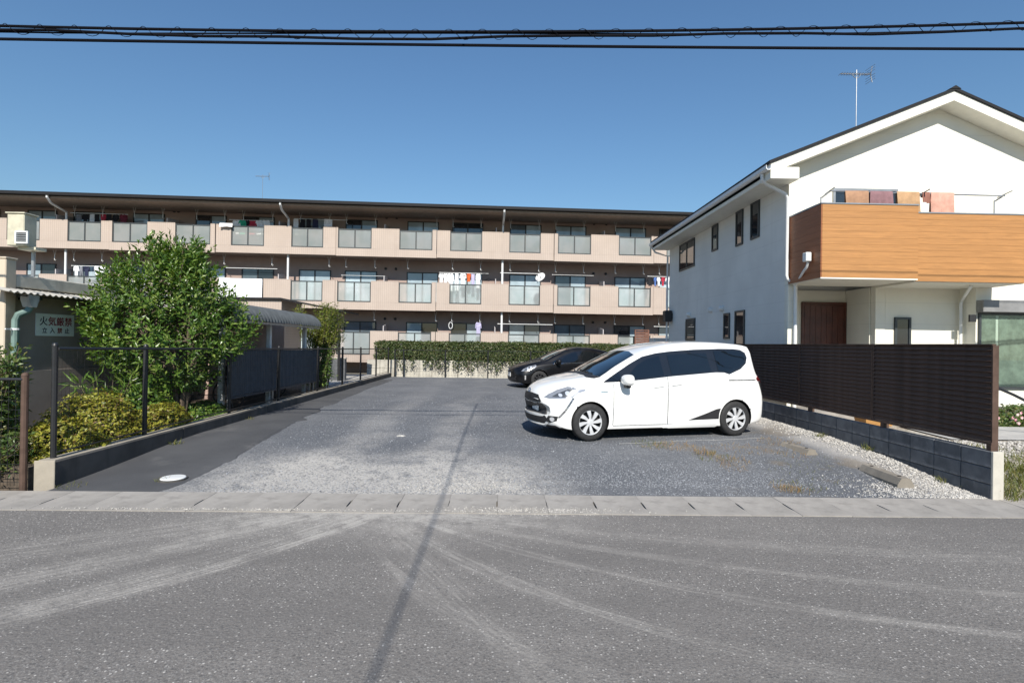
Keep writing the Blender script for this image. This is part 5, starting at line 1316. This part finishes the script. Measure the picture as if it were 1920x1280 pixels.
    for (ya, yb) in ((-.5, .12), (.1, .55)):
        pts_ = []
        for k in range(6):
            y = ya + (yb - ya) * k / 5; z = S['wiper_z'] + .035 * k / 5; h_ = bvh.ray_cast(Vector((-1, y, z)), Vector((1, 0, 0)))[0]; pts_.append(h_ + Vector((-.02, 0, .012)))
        mb = MB(); mb.tube(pts_, .009, 5); mb.build('wiper', 'dark_plastic', car, local=True)
    return car, patch
glass_mat('car_band', (.012, .012, .013), .12); plain('lamp_rim', (.42, .43, .45), .15, .5, var=.1, coat=1); plain('lamp_inner', (.10, .105, .11), .2, .4, var=.3, coat=1)
st = lambda L, a: sorted(set([round(v, 4) for v in a + [.2 + (L - .4) * k / 44 for k in range(45)]]))
MINI = dict(
    stations=st(4.235, [0, .006, .016, .03, .05, .08, .11, .15, .2, 4.0, 4.03, 4.06, 4.09, 4.12, 4.15, 4.175, 4.195, 4.21, 4.22, 4.228, 4.235]),
    zb=[(0, .40), (.02, .29), (.06, .235), (.15, .195), (.4, .17), (3.7, .17), (4.0, .22), (4.15, .25), (4.2, .29), (4.235, .42)],
    zt=[(0, .66), (.02, .735), (.06, .795), (.15, .865), (.35, .945), (.6, 1.005), (.80, 1.04), (.93, 1.07), (1.25, 1.225), (1.55, 1.365), (1.8, 1.475), (2.1, 1.565), (2.5, 1.63), (2.9, 1.655), (3.3, 1.652), (3.65, 1.635), (3.9, 1.605), (3.97, 1.58), (4.0, 1.52), (4.04, 1.38), (4.09, 1.20), (4.14, 1.06), (4.19, .95), (4.235, .74)],
    zs=[(0, .58), (.06, .68), (.15, .76), (.35, .84), (.6, .895), (.85, .925), (1.1, .935), (1.4, .95), (2.3, 1.03), (3.2, 1.09), (3.7, 1.10), (4.0, 1.05), (4.13, .99), (4.2, .86), (4.235, .66)],
    ws=[(0, .56), (.06, .66), (.15, .71), (.35, .755), (.6, .785), (.85, .80), (1.3, .815), (2.3, .825), (3.3, .82), (3.9, .79), (4.1, .75), (4.235, .70)],
    wm=[(0, .66), (.03, .74), (.08, .79), (.2, .825), (.5, .845), (3.7, .847), (3.95, .835), (4.1, .81), (4.2, .78), (4.235, .72)],
    wr=[(0, .42), (.06, .50), (.15, .55), (.35, .60), (.6, .64), (.80, .69), (.95, .715), (1.25, .70), (1.6, .67), (1.95, .65), (2.5, .64), (3.5, .635), (3.9, .63), (4.05, .63), (4.13, .65), (4.235, .60)],
    dr=[(0, .05), (.35, .055), (.85, .05), (1.05, .05), (1.6, .05), (2.2, .065), (3.6, .07), (4.0, .05), (4.235, .04)],
    bow=[(0, .31), (.15, .26), (.4, .18), (.7, .12), (1.1, .11), (1.6, .09), (2.1, .03), (2.6, 0), (3.8, 0), (4.0, -.02), (4.235, -.07)],
    wheels=(.80, 3.55), wr_=.302, arch=.33, tw=.185, track=.748, spokes=8, spoke_w=.92, twist=.18, hub='hubcap_silver',
    dlo=[(1.03, .945), (1.3, 1.105), (1.55, 1.25), (1.79, 1.37), (2.05, 1.43), (2.33, 1.465), (2.8, 1.50), (3.32, 1.52), (3.62, 1.52), (3.76, 1.505), (3.85, 1.455), (3.87, 1.37), (3.82, 1.265), (3.68, 1.17), (3.42, 1.078), (3.32, 1.108), (3.15, 1.112), (2.28, 1.045), (1.75, .99), (1.3, .955)],
    side_windows=[[(1.43, .995), (1.66, 1.215), (1.86, 1.325), (2.10, 1.385), (2.14, 1.06), (1.72, 1.015)], [(2.28, 1.075), (2.25, 1.40), (2.7, 1.43), (3.02, 1.44), (3.06, 1.13)], [(3.20, 1.135), (3.18, 1.475), (3.55, 1.485), (3.72, 1.475), (3.80, 1.435), (3.82, 1.37), (3.78, 1.28), (3.65, 1.195), (3.42, 1.11), (3.32, 1.13)], [(1.1, .965), (1.34, 1.105), (1.36, .98)]],
    screen=[(-.70, 1.035), (-.665, 1.15), (-.62, 1.28), (-.575, 1.40), (-.3, 1.45), (0, 1.462), (.3, 1.45), (.575, 1.40), (.62, 1.28), (.665, 1.15), (.70, 1.035), (.4, 1.07), (0, 1.085), (-.4, 1.07)],
    cowl=[(-.69, 1.005), (-.71, 1.032), (-.4, 1.068), (0, 1.083), (.4, 1.068), (.71, 1.032), (.69, 1.005), (.4, 1.042), (0, 1.058), (-.4, 1.042)],
    doors=[[(1.20, .245), (2.195, .245), (2.195, 1.032), (1.75, .982), (1.32, .945), (1.22, .9)], [(2.21, .245), (3.10, .245), (3.14, .46), (3.24, .62), (3.32, .74), (3.33, 1.09), (3.15, 1.10), (2.21, 1.033)]],
    handles=[[(1.94, .885), (2.12, .905), (2.12, .875), (1.94, .858)], [(2.28, .92), (2.46, .935), (2.46, .905), (2.28, .89)]], handle_mat='car_white',
    headlight=[(.12, .69), (.18, .745), (.30, .815), (.46, .868), (.54, .86), (.58, .83), (.72, .838), (.71, .815), (.58, .775), (.50, .71), (.38, .685), (.18, .675)],
    headlight_in=[(.21, .705), (.28, .755), (.44, .83), (.51, .83), (.54, .79), (.46, .725), (.36, .705)],
    trim=[('grille', [(-.36, .72), (-.46, .61), (-.2, .585), (.2, .585), (.46, .61), (.36, .72), (.15, .738), (-.15, .738)], 'front', 'dark_plastic', .005),
          ('lower_grille', [(-.455, .585), (-.50, .45), (-.60, .33), (-.5, .26), (.5, .26), (.60, .33), (.50, .45), (.455, .585), (.2, .562), (-.2, .562)], 'front', 'dark_plastic', .005),
          ('grille_bar', [(-.455, .60), (-.2, .575), (.2, .575), (.455, .60), (.45, .588), (.2, .563), (-.2, .563), (-.45, .588)], 'front', 'chrome', .012),
          ('bumper_lip', [(-.62, .30), (-.5, .245), (.5, .245), (.62, .30), (.6, .275), (.5, .225), (-.5, .225), (-.6, .275)], 'front', 'car_white', .02),
          ('fog_lamp_bezel', [(.55, .315), (.62, .40), (.755, .40), (.74, .33), (.62, .285)], 'front2', 'dark_plastic', .008),
          ('fog_lamp', circ(.68, .35, .034), 'front2', 'lamp_clear', .016),
          ('fender_line', [(.49, .70), (.53, .70), (.41, .52), (.30, .38), (.265, .38), (.37, .52)], 'side', 'lamp_grey', .006),
          ('cladding', [(2.60, .30), (2.94, .405), (3.14, .475), (3.235, .49), (3.205, .40), (3.20, .31)], 'side', 'dark_plastic', .008),
          ('side_skirt', [(2.12, .185), (2.2, .235), (3.18, .29), (3.195, .20), (3.14, .18)], 'side', 'car_white', .016),
          ('slide_rail', [(3.40, .985), (3.98, .985), (3.98, .966), (3.40, .966)], 'side', 'lamp_grey', .005),
          ('tail_lamp', [(4.0, 1.0), (4.10, 1.06), (4.16, 1.03), (4.19, .95), (4.03, .955)], 'side', 'lamp_red', .012),
          ('tail_trim', [(4.05, .945), (4.19, .94), (4.2, .82), (4.13, .70), (4.10, .80)], 'side', 'dark_plastic', .009),
          ('hybrid_badge', [(.98, .80), (1.10, .805), (1.10, .79), (.98, .785)], 'side', 'chrome', .006),
          ('door_seam', [(2.197, .25), (2.208, .25), (2.208, 1.03), (2.197, 1.03)], 'side', 'lamp_grey', .0045), ('door_seam', [(1.19, .25), (1.20, .25), (1.215, .93), (1.205, .93)], 'side', 'lamp_grey', .0045), ('sill_seam', [(1.2, .236), (3.1, .236), (3.1, .245), (1.2, .245)], 'side', 'lamp_grey', .0045)],
    projectors=[((.32, .735), .026), ((.425, .765), .036)],
    mirror=(1.41, .965, .995), plate=(0, .465), emblem=.765, wiper_z=1.07)
A_ = R(14.2); fw = Vector((1.44, 8.68, 0)); lo = Vector((.80, -.755, 0)); lo.rotate(Matrix.Rotation(A_, 3, 'Z'))
van, vpatch = make_car('minivan', 'white compact minivan with dark tinted windows parked in front', fw - lo + Vector((0, 0, .152)), A_, MINI, 'car_white')
SED = dict(MINI)
SED.update(
    stations=st(4.46, [0, .006, .016, .03, .05, .08, .11, .15, .2, 4.2, 4.26, 4.32, 4.36, 4.39, 4.41, 4.43, 4.445, 4.455, 4.46]),
    zb=[(0, .38), (.02, .28), (.06, .22), (.15, .185), (.4, .165), (4.1, .17), (4.35, .24), (4.43, .32), (4.46, .42)],
    zt=[(0, .58), (.02, .64), (.06, .69), (.15, .745), (.4, .84), (.7, .92), (1.0, .985), (1.1, 1.01), (1.5, 1.19), (2.0, 1.385), (2.35, 1.465), (2.6, 1.485), (2.9, 1.475), (3.4, 1.40), (3.9, 1.27), (4.25, 1.16), (4.35, 1.10), (4.40, .98), (4.44, .82), (4.46, .70)],
    zs=[(0, .5), (.06, .60), (.15, .66), (.4, .74), (.7, .80), (1.0, .84), (1.4, .865), (2.3, .91), (3.2, .95), (3.9, .98), (4.25, .98), (4.4, .85), (4.46, .6)],
    bow=[(0, .32), (.15, .28), (.4, .2), (.8, .12), (1.3, .11), (1.8, .08), (2.3, .02), (2.8, 0), (4.0, -.02), (4.46, -.14)],
    wr=[(0, .42), (.06, .50), (.15, .56), (.4, .62), (.8, .68), (1.05, .72), (1.5, .67), (2.0, .60), (2.5, .575), (3.2, .57), (4.0, .60), (4.46, .56)],
    wheels=(.92, 3.62), wr_=.31, arch=.345, spokes=10, spoke_w=.5, twist=0.0, hub='dark_plastic',
    dlo=[(1.3, .885), (1.6, 1.05), (1.9, 1.19), (2.2, 1.30), (2.5, 1.345), (2.9, 1.34), (3.3, 1.28), (3.62, 1.18), (3.78, 1.05), (3.6, 1.005), (2.8, .95), (2.0, .91)],
    side_windows=[[(1.62, .925), (1.9, 1.125), (2.15, 1.24), (2.35, 1.285), (2.42, .955)], [(2.56, .965), (2.50, 1.30), (2.9, 1.295), (3.25, 1.23), (3.4, 1.02)], [(1.38, .9), (1.57, 1.01), (1.57, .915)]],
    screen=[(-.68, .985), (-.62, 1.15), (-.52, 1.36), (-.3, 1.405), (0, 1.415), (.3, 1.405), (.52, 1.36), (.62, 1.15), (.68, .985), (.4, 1.015), (0, 1.03), (-.4, 1.015)],
    cowl=[(-.66, .955), (-.69, .98), (-.4, 1.012), (0, 1.027), (.4, 1.012), (.69, .98), (.66, .955), (.4, .99), (0, 1.004), (-.4, .99)],
    doors=[[(1.38, .25), (2.47, .25), (2.47, .925), (1.8, .885), (1.40, .85)], [(2.485, .25), (3.2, .25), (3.3, .5), (3.5, .7), (3.55, .96), (2.485, .926)]],
    handles=[[(2.2, .80), (2.38, .81), (2.38, .78), (2.2, .77)], [(3.2, .845), (3.38, .855), (3.38, .825), (3.2, .815)]], handle_mat='car_black',
    headlight=[(.28, .60), (.36, .68), (.55, .77), (.80, .83), (.82, .79), (.72, .70), (.5, .63)], headlight_in=[(.36, .63), (.42, .68), (.58, .75), (.76, .80), (.70, .71), (.5, .65)],
    trim=[('lower_grille', [(-.5, .42), (-.55, .28), (.55, .28), (.5, .42)], 'front', 'dark_plastic', .005), ('grille', [(-.3, .585), (-.32, .55), (.32, .55), (.3, .585)], 'front', 'dark_plastic', .005),
          ('fog_lamp', [(.38, .30), (.38, .45), (.405, .47), (.43, .45), (.43, .31)], 'side', 'lamp_led', .01),
          ('tail_lamp', [(4.2, .95), (4.34, .97), (4.36, .75), (4.26, .72)], 'side', 'lamp_red', .01),
          ('window_trim', [(1.42, .875), (2.0, .902), (2.8, .942), (3.5, .985), (3.5, .975), (2.8, .93), (2.0, .89), (1.42, .865)], 'side', 'chrome', .011)],
    projectors=[((.5, .69), .03), ((.62, .735), .035)],
    mirror=(1.62, .93, .955), plate=(0, .47), emblem=.635, wiper_z=1.01)
lamp_glass('lamp_led', (.9, .9, .92))
A2 = R(13); fw = Vector((1.35, 18.9, 0)); lo = Vector((.92, -.755, 0)); lo.rotate(Matrix.Rotation(A2, 3, 'Z'))
make_car('hatchback_car', 'black hatchback car parked behind the white minivan', fw - lo + Vector((0, 0, .152)), A2, SED, 'car_black')

# ================================================================== LAUNDRY ON THE APARTMENT BALCONIES
def garment(kind, w_, h_):
    """hanging garment outline, gently rippled and closed"""
    if kind == 'shirt': P = [(-.5, -.12), (-.34, .0), (-.12, .0), (0, -.05), (.12, .0), (.34, .0), (.5, -.12), (.56, -.42), (.42, -.45), (.34, -.26), (.33, -1), (-.33, -1), (-.34, -.26), (-.42, -.45), (-.56, -.42)]
    elif kind == 'trousers': P = [(-.36, 0), (.36, 0), (.42, -1), (.08, -1), (0, -.4), (-.08, -1), (-.42, -1)]
    elif kind == 'socks': P = [(-.4, 0), (-.1, 0), (-.1, -1), (-.35, -1)]
    else: P = [(-.5, 0), (-.2, .01), (.2, .01), (.5, 0), (.48, -.5), (.5, -1), (.1, -.98), (-.5, -1)]
    pts_ = [Vector((x * w_, z * h_)) for x, z in P]
    mb = MB(); n = len(pts_)
    ph = random.random() * 6
    def rip(p, o): return (p.x, o + .025 * math.sin(p.x * 14 / max(w_, .1) + ph) + .015 * math.sin(p.y * 9 + ph), p.y)
    mb.v = [rip(p, -.02) for p in pts_] + [rip(p, .02) for p in pts_]
    tris = geometry.tessellate_polygon([[Vector((p.x, p.y, 0)) for p in pts_]])
    for t in tris: mb.f.append(tuple(t)); mb.f.append(tuple(i + n for i in reversed(t)))
    for i in range(n): mb.f.append((i, (i + 1) % n, n + (i + 1) % n, n + i))
    return mb
COL = dict(white=(.80, .80, .82), black=(.012, .012, .016), navy=(.02, .025, .06), grey=(.22, .23, .26), red=(.45, .03, .06), green=(.03, .38, .22), orange=(.65, .12, .03), blue=(.08, .16, .42), lilac=(.45, .42, .6), maroon=(.16, .02, .04))
ORD = ['first', 'second', 'third', 'fourth', 'fifth', 'sixth', 'seventh', 'eighth', 'ninth', 'tenth']
WORD = dict(shirt='shirt', trousers='trousers', towel='towel', socks='sock')
def pole(pxa, pxb, py, v, label, r_=.016):
    a, b = apt_pt(pxa, py, v), apt_pt(pxb, py + (pxb - pxa) * .022, v); b.z = a.z
    o = MB(); o.tube([a, b], r_, 8); o.lathe([(r_ + .006, 0), (r_ + .006, .05)], a, 'x', 8)
    t_ = o.build('laundry_pole', 'white_plastic', None, smooth=True); tag(t_, label, 'laundry pole', 'laundry poles on the apartment balconies'); return a, b
def row(where, items, py, v, grp):
    """items: (px0, px1, py_bottom, kind, colour), read from left to right"""
    for i, (a, b, pb, kind, c) in enumerate(items):
        p = apt_pt((a + b) / 2, py, v); q = apt_pt((a + b) / 2, pb, v); w_ = (apt_pt(b, py, v) - apt_pt(a, py, v)).length; h_ = p.z - q.z
        o = garment(kind, w_, h_).build('garment', cloth(c, COL[c])); o.location = p; o.rotation_euler.z = AA + random.gauss(0, .12)
        tag(o, f'{c} {WORD[kind]}, {ORD[i]} from the left on the {where}', 'laundry', grp)
pole(132, 240, 399, .55, 'laundry pole with dark clothes on the top floor at the left')
row('top floor line of dark clothes', [(143, 153, 424, 'shirt', 'grey'), (155, 166, 424, 'shirt', 'black'), (168, 178, 420, 'towel', 'white'), (176, 188, 426, 'trousers', 'black'), (189, 199, 422, 'shirt', 'red'), (199, 211, 426, 'trousers', 'black'), (211, 223, 425, 'shirt', 'black'), (225, 239, 424, 'shirt', 'maroon')], 402, .55, 'clothes on the apartment lines')
pole(430, 512, 412, .5, 'laundry pole with bright clothes on the top floor')
row('top floor line of bright clothes', [(435, 451, 440, 'shirt', 'white'), (448, 462, 447, 'shirt', 'green'), (459, 468, 432, 'shirt', 'black'), (465, 481, 440, 'shirt', 'red'), (479, 493, 458, 'shirt', 'white'), (491, 507, 452, 'shirt', 'white')], 413, .5, 'clothes on the apartment lines')
pole(552, 652, 410, .5, 'laundry pole with dark trousers on the top floor beside the downpipe')
row('top floor line beside the downpipe', [(551, 560, 440, 'towel', 'white'), (563, 573, 432, 'trousers', 'black'), (574, 584, 432, 'trousers', 'black'), (585, 598, 440, 'trousers', 'navy'), (608, 623, 425, 'towel', 'white')], 411, .5, 'clothes on the apartment lines')
pole(134, 222, 498, .5, 'laundry pole with pale clothes on the second floor behind the tree')
row('second floor line behind the tree', [(139, 149, 520, 'shirt', 'white'), (149, 157, 518, 'trousers', 'grey'), (158, 168, 522, 'shirt', 'navy'), (178, 187, 520, 'shirt', 'white'), (188, 206, 511, 'towel', 'white')], 499, .5, 'clothes on the apartment lines')
pole(824, 916, 511, .5, 'laundry pole crowded with white clothes on the second floor')
row('crowded white second floor line', [(823, 832, 530, 'shirt', 'white'), (831, 840, 532, 'shirt', 'white'), (839, 851, 546, 'shirt', 'white'), (852, 861, 545, 'trousers', 'white'), (862, 874, 534, 'shirt', 'white'), (875, 883, 528, 'shirt', 'orange'), (884, 890, 534, 'towel', 'lilac'), (892, 901, 540, 'shirt', 'white'), (904, 918, 527, 'towel', 'black')], 513, .5, 'clothes on the apartment lines')
pole(938, 1016, 511.5, .3, 'thick empty white laundry pole on the second floor beside the dish')
pole(1035, 1113, 515, .5, 'thin empty laundry pole on the second floor right of the dish', .01)
pole(424, 520, 502, .45, 'empty laundry pole above the white bedding on the second floor')
pole(1214, 1262, 518, .5, 'laundry pole at the house end of the second floor')
row('second floor line next to the house', [(1214, 1224, 536, 'shirt', 'black'), (1226, 1231, 536, 'shirt', 'blue'), (1232, 1238, 536, 'shirt', 'white'), (1240, 1246, 536, 'shirt', 'red'), (1248, 1256, 538, 'shirt', 'white')], 520, .5, 'clothes on the apartment lines')
pole(933, 1036, 607, .3, 'empty white laundry pole on the ground floor above the hedge')
pole(1226, 1262, 612, .4, 'short white laundry pole on the ground floor next to the house')
pole(640, 722, 516, .5, 'thin laundry pole on the second floor left of the partition', .01)
# bedding over the balcony rails
def bedding(px0, px1, py0, py1, label, c, v=-.13, seed=5):
    a, b = apt_pt(px0, py0, v), apt_pt(px1, py0, v); L = (b - a).length; z1 = apt_pt(px0, py1, v).z
    mb = hang_cloth(0, L, 0, 0, z1 - a.z, (z1 - a.z) * .4, .012, seed)
    for i, p in enumerate(mb.v): mb.v[i] = (p[0], p[1] * 1 + (.13 if p[1] > 0 else 0), p[2])
    o = mb.build('bedding', cloth(c, COL.get(c, (.8, .8, .8))), None, smooth=True, angle=60); o.location = a; o.rotation_euler.z = AA; tag(o, label, 'bedding')
bedding(410, 492, 521, 559, 'large white quilt hung over the second floor balcony behind the tree', 'white')
bedding(412, 436, 418, 425, 'small white sheet on the top floor parapet beside bright clothes', 'white', seed=6)
bl = MB(); p = apt_pt(845, 603, .3); bl.tube([p + Vector((.10 * math.cos(a), 0, -.2 + .17 * math.sin(a))) for a in [2 * math.pi * k / 16 for k in range(17)]], .02, 5, False); o = bl.build('round_hanger', 'white_plastic', None); tag(o, 'white round clothes hanger on the ground floor balcony', 'hanger')
p = apt_pt(897, 604, .3); o = garment('shirt', .3, .75).build('garment', cloth('lilac', COL['lilac'])); o.location = p; tag(o, 'lilac shirt hanging alone on the ground floor balcony', 'laundry', 'clothes on the apartment lines')

# ================================================================== OVERHEAD CABLES
CY1, CY2 = 6.05, 5.75
def cable_pts(A, B, C_, Y, x0=-38, x1=38, n=90):
    P = [at(*q, Y) for q in (A, B, C_)]; out = []
    (xa, za), (xb, zb), (xc, zc) = [(p.x, p.z) for p in P]
    for k in range(n + 1):
        x = x0 + (x1 - x0) * k / n
        xx = max(min(x, 12), -12)
        z = za * (xx - xb) * (xx - xc) / ((xa - xb) * (xa - xc)) + zb * (xx - xa) * (xx - xc) / ((xb - xa) * (xb - xc)) + zc * (xx - xa) * (xx - xb) / ((xc - xa) * (xc - xb))
        out.append(Vector((x, Y, z)))
    return out
bundle = thing('cable_bundle', 'upper overhead bundle of black cables laced with spiral hangers', 'cable', (0, CY1, 5))
top = cable_pts((0, 49), (930, 60), (1919, 43), CY1)
mb = MB(); mb.tube(top, .0155, 8); mb.build('messenger_cable', 'cable_black', bundle, smooth=True)
low = [p + Vector((0, 0, -.062 + .018 * math.sin(p.x * .9) + .012 * math.sin(p.x * 2.3 + 1))) for p in top]
mb = MB(); mb.tube(low, .015, 8); mb.build('hung_cable', 'cable_black', bundle, smooth=True)
low2 = [p + Vector((0, .015, -.034 + .028 * math.sin(p.x * .55 + 2))) for p in top]
mb = MB(); mb.tube(low2, .009, 6); mb.build('hung_cable', 'cable_black', bundle, smooth=True)
mb = MB(); sp_ = []
fine = cable_pts((0, 49), (930, 60), (1919, 43), CY1, -14, 14, 900)
for k, p in enumerate(fine):
    a = (p.x / .38) * 2 * math.pi; sp_.append(p + Vector((0, .03 * math.cos(a), -.03 + .058 * math.sin(a))))
mb.tube(sp_, .0035, 4); mb.build('spiral_hanger', 'cable_black', bundle)
single = thing('overhead_cable', 'lower single black overhead cable below the laced bundle', 'cable', (0, CY2, 5))
mb = MB(); mb.tube(cable_pts((0, 73.5), (960, 86), (1919, 92.5), CY2), .0155, 8); mb.build('cable', 'cable_black', single, smooth=True)
drop = thing('crossing_cable', 'thick cable crossing the road overhead, seen by its straight shadow', 'cable', (-.4, 0, 7))
mb = MB(); mb.tube([(-.4, -16 + 21.9 * k / 30, 6.62 + .0035 * (5.9 - (-16 + 21.9 * k / 30)) ** 2) for k in range(31)], .012, 8); mb.build('cable', 'cable_black', drop, smooth=True)
strand = thing('strand_wire', 'thin strand wire above the cable bundle along the road', 'cable', (0, 5.9, 6.6))
mb = MB(); mb.tube([(x, 5.9, 6.62) for x in range(-38, 39, 4)], .008, 6); mb.build('cable', 'cable_black', strand, smooth=True)

# ================================================================== SMALL THINGS ON THE LOT
def wheel_stop(a, b, label, mat):
    a, b = Vector(a), Vector(b); d = (b - a); L = d.length; o = thing('wheel_stop', label, 'wheel stop', (a.x, a.y, lotz(a.x, a.y) + (.02 if a.y < 7 else -.02)), math.atan2(d.y, d.x), 'wheel stops by the block wall')
    mb = MB(); prof_ = [(-.10, -.02), (-.10, .02), (-.05, .10), (.05, .10), (.10, .02), (.10, -.02)]
    n = 7; rows = []
    for k in range(n + 1):
        x = L * k / n; j = random.Random(k)
        rows.append([(x, y + j.gauss(0, .002), z + j.gauss(0, .002)) for y, z in prof_])
    mb.v = [p for r_ in rows for p in r_]; m = len(prof_)
    for k in range(n):
        for i in range(m): mb.f.append((k * m + i, k * m + (i + 1) % m, (k + 1) * m + (i + 1) % m, (k + 1) * m + i))
    mb.f.append(tuple(range(m))); mb.f.append(tuple(n * m + i for i in range(m)))
    mb.build('block', mat, o, local=True)
    for x in (.12, L - .12):
        mb = MB(); mb.lathe([(.022, 0), (.022, .004)], (x, 0, .1005), 'z', 10); mb.build('bolt', 'dark_plastic', o, local=True)
wheel_stop((4.93, 6.38, 0), (4.98, 7.16, 0), 'concrete wheel stop nearest the road beside the block wall', 'concrete_stop')
wheel_stop((4.66, 7.88, 0), (4.58, 8.5, 0), 'weathered concrete wheel stop behind the white minivan', 'concrete_stop')
rp = thing('boundary_rope', 'thin white rope pegged along the bay beside the white minivan', 'rope', (.5, 8.15, .15))
a_, b_ = Vector((1.9, 8.44, 0)), Vector((4.5, 9.06, 0)); pts_ = []
for k in range(41): p = a_.lerp(b_, k / 40); p.y += .012 * math.sin(k * .9); p.z = lotz(p.x, p.y) + .012; pts_.append(p)
mb = MB(); mb.tube(pts_, .0028, 5); mb.build('rope', 'rope_grey', rp)
for k in (0, 20, 40): mb = MB(); mb.tube([pts_[k] - Vector((0, 0, .03)), pts_[k] + Vector((0, 0, .02))], .012, 6); mb.build('peg', 'grey_metal', rp)
mh = thing('drain_cover', 'round white drain cover in the dark asphalt strip', 'drain cover', (-3.86, 6.4, lotz(-3.86, 6.4) + .03))
mb = MB(); mb.lathe([(.135, -.03), (.135, .006), (.128, .012), (.02, .016)], (0, 0, 0), 'z', 28); mb.build('lid', 'white_plastic', mh, local=True, smooth=True); mb = MB(); mb.lathe([(.15, -.03), (.15, .002), (.138, .002), (.138, -.03)], (0, 0, 0), 'z', 28, False); mb.build('rim', 'concrete_dark', mh, local=True)
pc = gnd(752, 817, .15); o = MB(); o.add([(-.07, -.03, 0), (.05, -.045, 0), (.075, .02, 0), (-.03, .045, 0), (-.06, -.025, .014), (.045, -.04, .018), (.065, .018, .01), (-.025, .04, .016)], [(0, 3, 2, 1), (4, 5, 6, 7), (0, 1, 5, 4), (1, 2, 6, 5), (2, 3, 7, 6), (3, 0, 4, 7)]); o = o.build('concrete_scrap', 'stone_white'); o.location = (pc.x, pc.y, lotz(pc.x, pc.y)); tag(o, 'small flat white scrap lying on the middle of the lot', 'scrap')
wb0, wb1 = at(1226, 640, 20.5), at(1266, 634, 20.5)
sbx = thing('storage_box', 'white outdoor storage box behind the white minivan roof', 'box', ((wb0.x + wb1.x) / 2, 20.6, .15)); mb = MB(); mb.bbox(wb0.x, wb1.x, 20.5, 21.1, .15, wb1.z - .06, .015); mb.build('body', 'white_plastic', sbx); mb = MB(); mb.bbox(wb0.x - .02, wb1.x + .02, 20.47, 21.13, wb1.z - .058, wb1.z, .015); mb.build('lid', 'white_plastic', sbx)
